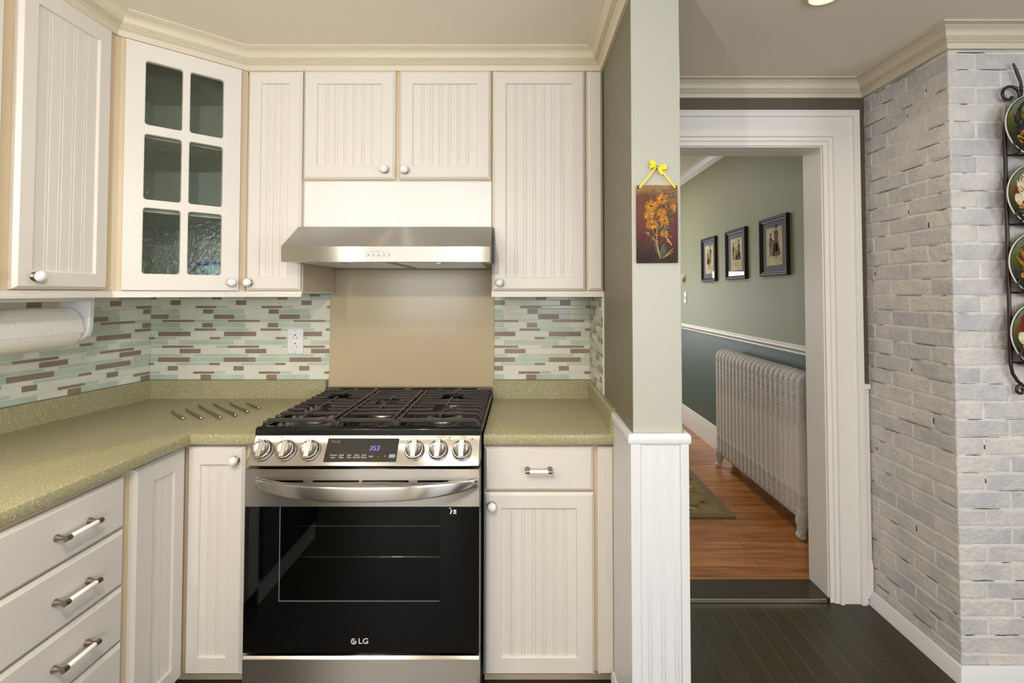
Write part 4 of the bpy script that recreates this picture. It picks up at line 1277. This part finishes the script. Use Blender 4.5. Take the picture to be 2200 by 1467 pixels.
# sticker icons at the top right of the glass (the code square itself left out)
b = MB(); X = DM(-.2225, .6885)
for (x0, x1, z0, z1) in ((-.0050, .0002, -.002, .0062),): b.box(x0, x1, z0, z1, 0, .0003, 0, X)
b.box(-.0036, -.0012, .000, .0042, .0003, .0004, 1, X)
b.add([(-.0072, -.008, 0), (-.0045, -.008, 0), (-.0020, -.002, 0), (-.0050, -.001, 0), (-.0072, -.008, .0003), (-.0045, -.008, .0003), (-.0020, -.002, .0003), (-.0050, -.001, .0003)], [(3, 2, 1, 0), (4, 5, 6, 7), (0, 1, 5, 4), (1, 2, 6, 5), (2, 3, 7, 6), (3, 0, 4, 7)], 0, X)
b.add([(-.0100, .0120, 0), (-.0070, .0085, 0), (-.0020, .0125, 0), (-.0100, .0120, .0003), (-.0070, .0085, .0003), (-.0020, .0125, .0003)], [(2, 1, 0), (3, 4, 5), (0, 1, 4, 3), (1, 2, 5, 4), (2, 0, 3, 5)], 0, X)
b.box(.0022, .0040, .0022, .0028, 0, .0003, 0, X)
b.box(.0052, .0130, -.0022, .0062, 0, .0003, 0, X); b.lathe([(.0012, .0005), (.0024, .0005), (.0024, .0003)], (.0091, .002, 0), 'z', 14, 1, X, cap=False)
b.box(.0034, .0140, -.0068, -.0042, 0, .0003, 0, X)
b.build('sticker', ['plastic', 'dark'], dr, smooth=0)
# storage drawer under the oven
b = MB()
b.prism([(RF - .002, .045), (RF - .002, .2240), (RF + .004, .2320), (RF + .022, .2345), (RF + .022, .2240), (RF + .040, .2240), (RF + .040, .045)], 'x', RX0 - .001, RX1 + .001)
b.build('warming_drawer', 'steel', rng, bevel=.0012)
b = MB(); b.box(RX0 + .012, RX1 - .012, RF + .028, RF + .045, .2245, .2430); b.build('drawer_gap', 'dark', rng)
b = MB(); b.box(RX0 + .03, RX1 - .03, 1.66, 1.68, .0, .05); b.build('kick_plate', 'black_rough', rng)

# ------------------------------------------------------------------ range hood
HX0, HX1 = -.8735, -.1135
hood = thing('range_hood', 'brushed stainless under-cabinet range hood over the stove', 'range hood', ((HX0 + HX1) / 2, 2.0, 1.5))
b = MB()
prof = [(1.757, 1.507), (1.755, 1.560), (1.893, 1.651), (1.925, 1.651)]
# shell: skin of sheet metal along the profile, with side cheeks
th = .002
outer = prof; inner = [(1.760, 1.507), (1.758, 1.558), (1.894, 1.648), (1.925, 1.648)]
b.prism(outer + inner[::-1], 'x', HX0, HX1)
for x in (HX0, HX1 - .002):
    b.prism([(1.759, 1.507), (1.757, 1.559), (1.893, 1.649), (1.925, 1.649), (1.925, 1.63), (2.25, 1.63), (2.25, 1.507)], 'x', x, x + .002)
b.box(HX0 + .002, HX1 - .002, 1.925, 2.25, 1.630, 1.6365)
b.box(HX0 + .002, HX1 - .002, 2.240, 2.25, 1.507, 1.63)
b.box(HX0 + .002, HX1 - .002, 1.757, 1.800, 1.5045, 1.5075); b.box(HX0 + .002, HX1 - .002, 2.215, 2.25, 1.5045, 1.5075); b.box(HX0 + .002, HX0 + .03, 1.80, 2.215, 1.5045, 1.5075); b.box(HX1 - .03, HX1 - .002, 1.80, 2.215, 1.5045, 1.5075)
b.box(-.500, -.480, 1.80, 2.215, 1.5045, 1.5075)
b.build('canopy', 'steel', hood, smooth=25)
for x0, x1 in ((HX0 + .032, -.502), (-.478, HX1 - .032)):
    b = MB(); b.box(x0, x1, 1.802, 2.213, 1.506, 1.512)
    for i in range(26):
        y = 1.815 + i * .015; b.box(x0 + .01, x1 - .01, y, y + .006, 1.5045, 1.5062)
    f_ = b.build('grease_filter', 'alu', hood)
    b = MB(); xc = (x0 + x1) / 2; b.box(xc - .008, xc + .012, 1.812, 1.835, 1.501, 1.506); b.build('pull_tab', 'chrome', f_, bevel=.001)
bt = None
for x in (-.560, -.541, -.522, -.503, -.484):
    if bt is None:
        b = MB(); b.lathe([(.0052, -.001), (.0052, -.004), (.0042, -.0055), (.0005, -.0058)], (0, 0, 0), 'y', 18); bt = b.build('button', 'chrome', hood, local=True, smooth=40); k = bt
    else: k = bt.copy(); C.objects.link(k)
    k.location = (x - (HX0 + HX1) / 2, 1.7562 - 2.0, 1.5305 - 1.5)
b = MB()
for x in (-.560, -.541, -.522, -.503, -.484): b.box(x - .002, x + .002, 1.7548, 1.7562, 1.5398, 1.5406)
b.box(-.552, -.512, 1.7548, 1.7562, 1.5420, 1.5424); b.build('button_marks', 'legend_dark', hood)

# ------------------------------------------------------------------ painted slate on the pillar
sx0, sx1, sz0, sz1 = .3415, .4630, 1.4795, 1.7110
pl = thing('painting', 'small painted slate of yellow flowers hung by ribbon on pillar', 'painting', (.4022, PY, sz0))
b = MB(); n_ = 8
edge = [(-.0608, 0), (.0605, .001), (.0612, .12), (.0600, .231), (-.0600, .2312), (-.0608, .12)]
b.prism(edge, 'y', -.0085, 0); sl_ = b.build('slate', 'slate', pl, local=True, bevel=.0012)
b = MB()
def ell(x, z, L, W, a, m, y=-.0088, n=8):
    y -= random.random() * .0007
    pts = [(x + math.cos(a) * .5 * L * math.cos(2 * PI * i / n) - math.sin(a) * .5 * W * math.sin(2 * PI * i / n), z + math.sin(a) * .5 * L * math.cos(2 * PI * i / n) + math.cos(a) * .5 * W * math.sin(2 * PI * i / n)) for i in range(n)]
    b.prism(pts, 'y', y, -.0084, m)
def line(p, q, w, m): 
    d = Vector((q[0] - p[0], q[1] - p[1])); ell((p[0] + q[0]) / 2, (p[1] + q[1]) / 2, d.length, w, math.atan2(d.y, d.x), m, -.0087)
for p, q, w, m in [((.000, .125), (-.004, .035), .0030, 3), ((.020, .085), (.044, .050), .0055, 3), ((-.004, .066), (.008, .010), .0045, 3), ((.016, .050), (.013, .034), .0045, 3), ((.048, .045), (.014, .012), .0028, 3), ((.050, .035), (.018, .016), .002, 3), ((-.010, .06), (.006, .02), .010, 2), ((.018, .055), (.010, .012), .014, 2), ((.024, .05), (.016, .015), .010, 2), ((-.024, .150), (-.012, .165), .012, 2), ((.030, .140), (.040, .150), .018, 2), ((.014, .095), (.030, .105), .012, 2), ((-.045, .090), (-.020, .092), .004, 2), ((.012, .17), (.02, .21), .002, 2), ((.03, .18), (.05, .205), .002, 2)]: line(p, q, w, m)
for x, z in ((.017, .214), (.026, .214), (.022, .206), (.035, .206), (.047, .206), (.049, .195), (.036, .197), (-.010, .212)): ell(x, z, .007, .004, .5, 2)
for (x, z, r) in [(.013, .188, .020), (-.019, .168, .021), (.046, .166, .012), (.013, .149, .018), (-.024, .143, .018), (.020, .125, .019), (-.018, .113, .020), (.020, .087, .015), (-.006, .172, .012)]:
    for ringk, (rr, cnt) in enumerate(((1, 17), (.62, 11))):
        for i in range(cnt):
            a = 2 * PI * i / cnt + random.uniform(-.1, .1)
            ell(x + math.cos(a) * r * rr * .58, z + math.sin(a) * r * rr * .5, r * .72 * rr, r * .22, a, random.choice((0, 0, 1)), -.0089 - .0002 * ringk)
    ell(x + .001, z, r * .42, r * .34, .3, 2 if r > .0185 else 0, -.0094)
for i in range(150):          # loose strokes around the bunch
    a = random.uniform(0, 2 * PI); q = random.random() ** .5
    x = .008 + math.cos(a) * q * .046; z = .135 + math.sin(a) * q * .085
    ell(x, z, random.uniform(.006, .020), random.uniform(.0012, .003), random.uniform(-1.6, 1.6), random.choice((0, 1, 2, 2, 3)), -.00865 - .00002 * i / 10)
b.build('painted_flowers', ['gold', 'gold_l', 'leaf', 'stem'], sl_, local=True, smooth=0)
b = MB()
for s in (-1, 1):
    b.lathe([(.0005, -.0094), (.0042, -.0092), (.0046, -.0084)], (s * .054, 0, .2235), 'y', 14)
b.build('eyelet', 'dark', sl_, local=True)
rb = MB()
def ribbon(pts, w, y=-.006, m=0):
    rs = []
    P = [Vector((p[0], p[1])) for p in pts]
    for i in range(len(P)):
        d = (P[min(i + 1, len(P) - 1)] - P[max(i - 1, 0)]).normalized(); nrm = Vector((-d.y, d.x)); ww = w[i] if isinstance(w, list) else w
        yo = y - (.004 * math.sin(PI * i / (len(P) - 1)))
        a, c = P[i] + nrm * ww / 2, P[i] - nrm * ww / 2
        rs.append([(a.x, yo - .0006, a.y), (c.x, yo - .0006, c.y), (c.x, yo + .0006, c.y), (a.x, yo + .0006, a.y)])
    rb.rings(rs)
KX, KZ = .0005, .288
ribbon([(-.053, .222), (-.026, .256), (KX - .004, KZ - .004)], .0048, -.0092); ribbon([(.054, .222), (.028, .254), (KX + .006, KZ - .006)], .0050, -.0092)
ribbon([(KX, KZ), (-.008, .299), (-.016, .303), (-.019, .298), (-.012, .292), (KX, KZ)], .0075); ribbon([(KX, KZ), (-.012, .286), (-.019, .283), (-.020, .290)], .0068, -.009)
ribbon([(KX, KZ), (.012, .287), (.027, .289), (.027, .282), (.012, .281), (KX, KZ)], .0085); ribbon([(KX, KZ), (.006, .278), (.012, .268), (.018, .263)], [.004, .009, .011, .008], -.010)
rb.build('ribbon', 'yellow', pl, local=True, smooth=40)
b = MB(); b.lathe([(.0005, -.019), (.0040, -.0175), (.0052, -.0135), (.0040, -.010), (.003, 0)], (KX, 0, KZ + .001), 'y', 14)
b.build('push_pin', 'bowl', pl, local=True, smooth=50)

# ------------------------------------------------------------------ iron plate rack and plates on the brick
RY = BY - .004
rk = thing('plate_rack', 'dark wrought iron rack with scrolls holding plates on the brick', 'plate rack', (1.866, RY, 1.05))
rx0, rx1 = 1.772, 1.960; yr = RY - .011
def spiral(cx, cz, r0, r1, a0, a1, n_=26): return [(cx + (r0 + (r1 - r0) * i / n_) * math.cos(math.radians(a0 + (a1 - a0) * i / n_)), yr, cz + (r0 + (r1 - r0) * i / n_) * math.sin(math.radians(a0 + (a1 - a0) * i / n_))) for i in range(n_ + 1)]
b = MB()
for sgn in (-1, 1):
    mx = lambda pts: [(1.866 + (p[0] - 1.866) * (-sgn), p[1], p[2]) for p in pts]
    rod = [(rx0, yr, 1.98)] + [(rx0, yr, 1.98 - .85 * i / 8) for i in range(1, 9)]
    low = [(rx0, yr, 1.13), (rx0 + .006, yr, 1.100), (rx0 + .024, yr, 1.072), (rx0 + .044, yr, 1.056), (1.866, yr, 1.048)]
    top = [(rx0, yr, 1.98), (rx0 + .008, yr, 2.030), (rx0 + .030, yr, 2.066), (rx0 + .050, yr, 2.086), (1.866, yr, 2.094)]
    b.tube(mx(rod), .0062, 10); b.tube(mx(low), .0055, 10); b.tube(mx(top), .0055, 10)
    b.tube(mx([(rx0 + .056, yr - .002, 2.088)] + spiral(rx0 + .020, 2.118, .040, .012, -20, 330)), .0052, 10)
    b.tube(mx([(rx0 + .056, yr, 2.088), (rx0 + .066, yr, 2.13), (rx0 + .064, yr, 2.165), (rx0 + .050, yr, 2.205), (rx0 + .038, yr, 2.236)]), [.005, .005, .0045, .005, .003], 10)
    b.tube(mx([(rx0 + .046, yr - .002, 1.058)] + spiral(rx0 + .034, 1.040, .020, .006, 50, 420)), .0048, 10)
b.build('frame', 'wrought', rk, smooth=60)
PZ = [1.995, 1.741, 1.493, 1.240]
for z in PZ:
    b = MB(); zb = z - .100
    b.tube([(rx0, yr - .002, zb), (rx1, yr - .002, zb)], .0035, 8)
    c_ = MB(); c_.tube([(rx0 + .004, yr - .004, z + .06), (rx1 - .004, yr - .004, z + .06)], .003, 8); c_.build('cross_bar', 'wrought', rk, smooth=60)
    for s in (-1, 1):
        x = 1.866 + s * .080
        b.tube([(x, yr - .002, zb), (x, yr - .016, zb - .003), (x, yr - .034, zb), (x, yr - .038, zb + .012)], .0035, 8)
        b.tube([(x + .020 * math.cos(a * PI / 9), yr - .039, zb + .030 + .020 * math.sin(a * PI / 9)) for a in range(18)], .0030, 8, closed=True)
    b.build('plate_holder', 'wrought', rk, smooth=60)
plate_lbl = ['top plate in the iron rack, dark blue black painted fowl', 'second plate down in iron rack, white fowl with red comb', 'third plate down in the iron rack, rust feathered fowl', 'lowest plate in the iron rack, green field with red comb']
for idx, z in enumerate(PZ):
    t = thing('plate', plate_lbl[idx], 'plate', (1.866, yr - .016, z), 0, 'painted plates in the iron rack')
    t.rotation_euler = (math.radians(-4), 0, 0)
    R0 = .1185
    b = MB(); b.lathe([(.001, .008), (.060, .008), (.075, .004), (R0 - .003, -.010), (R0, -.013), (R0 - .004, -.0135), (.080, -.002), (.066, .003), (.001, .003)], (0, 0, 0), 'y', 56); b.build('dish', 'plate_glaze', t, local=True, smooth=50)
    b = MB(); b.lathe([(R0 + .0012, -.0105), (R0 + .0008, -.0140), (R0 - .0012, -.0146), (R0 - .0022, -.0136)], (0, 0, 0), 'y', 56, cap=False); b.build('rim', 'plate_rim', t, local=True)
    b = MB(); b.lathe([(R0 - .0025, -.0139), (R0 - .0055, -.0136)], (0, 0, 0), 'y', 56, cap=False); b.build('rim_line', 'plate_ring', t, local=True)
    b = MB(); 
    def sh(x, z_, L, W, a, m, y=.0002):
        y -= random.random() * .0008
        n = 20; pts = [(x + math.cos(a) * .5 * L * math.cos(2 * PI * i / n) - math.sin(a) * .5 * W * math.sin(2 * PI * i / n), z_ + math.sin(a) * .5 * L * math.cos(2 * PI * i / n) + math.cos(a) * .5 * W * math.sin(2 * PI * i / n)) for i in range(n)]
        vs = []
        for yy in (y, y + .0012): 
            for p in pts:
                r = math.hypot(*p); dep = .003 if r < .066 else .003 - (r - .066) * .28
                vs.append((p[0], dep - .0016 + (yy - .0002 if yy == y else .0012), p[1]))
        b.add(vs, [tuple(range(n - 1, -1, -1)), tuple(range(n, 2 * n))] + [(i, (i + 1) % n, n + (i + 1) % n, n + i) for i in range(n)], m)
    body = [0, 1, 3, 2][idx]
    for i in range(7): sh(-.052 + random.uniform(-.01, .01), .010 + i * .010, .060, .012, 2.4 - i * .22, body if i % 2 else (4 if idx == 2 else body))
    sh(-.020, -.010, .085, .060, .25, body); sh(.012, .018, .050, .036, 1.2, body); sh(.022, .044, .026, .024, .8, body); sh(.026, .060, .022, .012, .4, 2); sh(.032, .030, .010, .018, .1, 2)
    sh(-.030, -.018, .050, .022, .3, 4 if idx != 1 else 3); sh(-.055, -.045, .03, .035, .3, 4); sh(-.018, -.055, .006, .035, .1, 4); sh(.002, -.055, .006, .035, -.1, 4)
    for i in range(46):         # feather strokes on body, tail and ground
        a = random.uniform(0, 2 * PI); q = random.random() ** .5
        cx_, cz_, rx_, rz_ = random.choice(((-.02, -.008, .042, .028), (-.045, .045, .022, .03), (.012, .02, .02, .02), (-.02, -.06, .06, .012)))
        sh(cx_ + rx_ * q * math.cos(a), cz_ + rz_ * q * math.sin(a), random.uniform(.010, .026), random.uniform(.002, .005), random.uniform(-.6, 2.4), random.choice((0, body, 4, 3)) if idx != 1 else random.choice((1, 1, 4, 3)), -.0006)
    if idx in (1, 3): sh(-.072, .020, .024, .030, .3, 2); sh(-.066, -.010, .035, .045, .2, 1)
    b.build('painted_fowl', ['fowl_dark', 'fowl_white', 'fowl_red', 'fowl_rust', 'fowl_gold'], t, local=True, smooth=0)

# ------------------------------------------------------------------ lights
def area(name, loc, rot, sx, sy, power, col, shape='RECTANGLE'):
    l = bpy.data.lights.new(name, 'AREA'); l.shape = shape; l.size = sx; l.size_y = sy; l.energy = power; l.color = col
    o = bpy.data.objects.new(name, l); o.location = loc; o.rotation_euler = rot; C.objects.link(o); return o
def down(x, y, power, col=(1, .80, .58), z=CEIL - .012, size=.075, spread=150):
    o = area('lamp', (x, y, z), (0, 0, 0), size, size, power, col, 'DISK'); o.data.spread = math.radians(spread); return o
WARM = (1, .83, .64); DAY = (.90, .95, 1)
down(-.37, .20, 6, WARM); down(-1.19, .20, 4, WARM); down(-.37, -1.3, 5, WARM); down(-1.19, -1.3, 5, WARM)
down(.985, 1.545, 2, WARM); down(1.9, .2, 2, WARM)
def fill_point(x, y, z, p, r=.022):  # bare point light added to lift ceiling and cabinets; no fixture hangs there
    l = bpy.data.lights.new('fill_point', 'POINT'); l.energy = p; l.color = (1, .95, .87); l.shadow_soft_size = r
    o = bpy.data.objects.new('fill_point', l); o.location = (x, y, z); C.objects.link(o)
fill_point(-.355, .30, 1.88, 14); fill_point(-1.157, .30, 1.88, 9)
area('daylight', (1.2, -2.69, 1.5), (math.radians(90), 0, 0), 1.7, 1.1, 30, DAY)
area('daylight', (-1.35, -2.69, 1.5), (math.radians(90), 0, 0), 1.2, 1.1, 17, (1, .97, .92))  # fill light in the added left window, for the brick side
area('daylight', (2.99, -.8, 1.5), (math.radians(90), 0, math.radians(90)), 1.7, 1.1, 20, DAY)
area('hall_lamp', (.6, 5.0, HC - .02), (0, 0, 0), .6, .6, 17, (1, .95, .87), 'DISK')
area('hall_daylight', (.35, 6.88, 1.2), (math.radians(-90), 0, 0), .7, 1.0, 18, DAY)

w = bpy.data.worlds.new('World'); bpy.context.scene.world = w; w.use_nodes = True
w.node_tree.nodes['Background'].inputs['Color'].default_value = (.75, .85, 1, 1)
w.node_tree.nodes['Background'].inputs['Strength'].default_value = .6

# ------------------------------------------------------------------ camera
cam = bpy.data.cameras.new('camera'); co = bpy.data.objects.new('camera', cam); C.objects.link(co)
co.location = (0, 0, 1.39); co.rotation_euler = (PI / 2 + .026, 0, 0)
cam.sensor_fit = 'HORIZONTAL'; cam.sensor_width = 36; cam.lens = 36 * 1040 / 2200
cam.shift_x = (1100 - 1120) / 2200; cam.shift_y = (602.95 - 733.5) / 2200
cam.clip_start = .02
sc = bpy.context.scene
sc.camera = co
sc.view_settings.view_transform = 'Standard'; sc.view_settings.look = 'None'; sc.view_settings.gamma = 1
sc.view_settings.use_curve_mapping = False; sc.view_settings.exposure = 0.76
sc.cycles.caustics_reflective = False; sc.cycles.caustics_refractive = False
sc.cycles.max_bounces = 10; sc.cycles.diffuse_bounces = 5; sc.cycles.sample_clamp_indirect = 6
sc.cycles.use_denoising = True
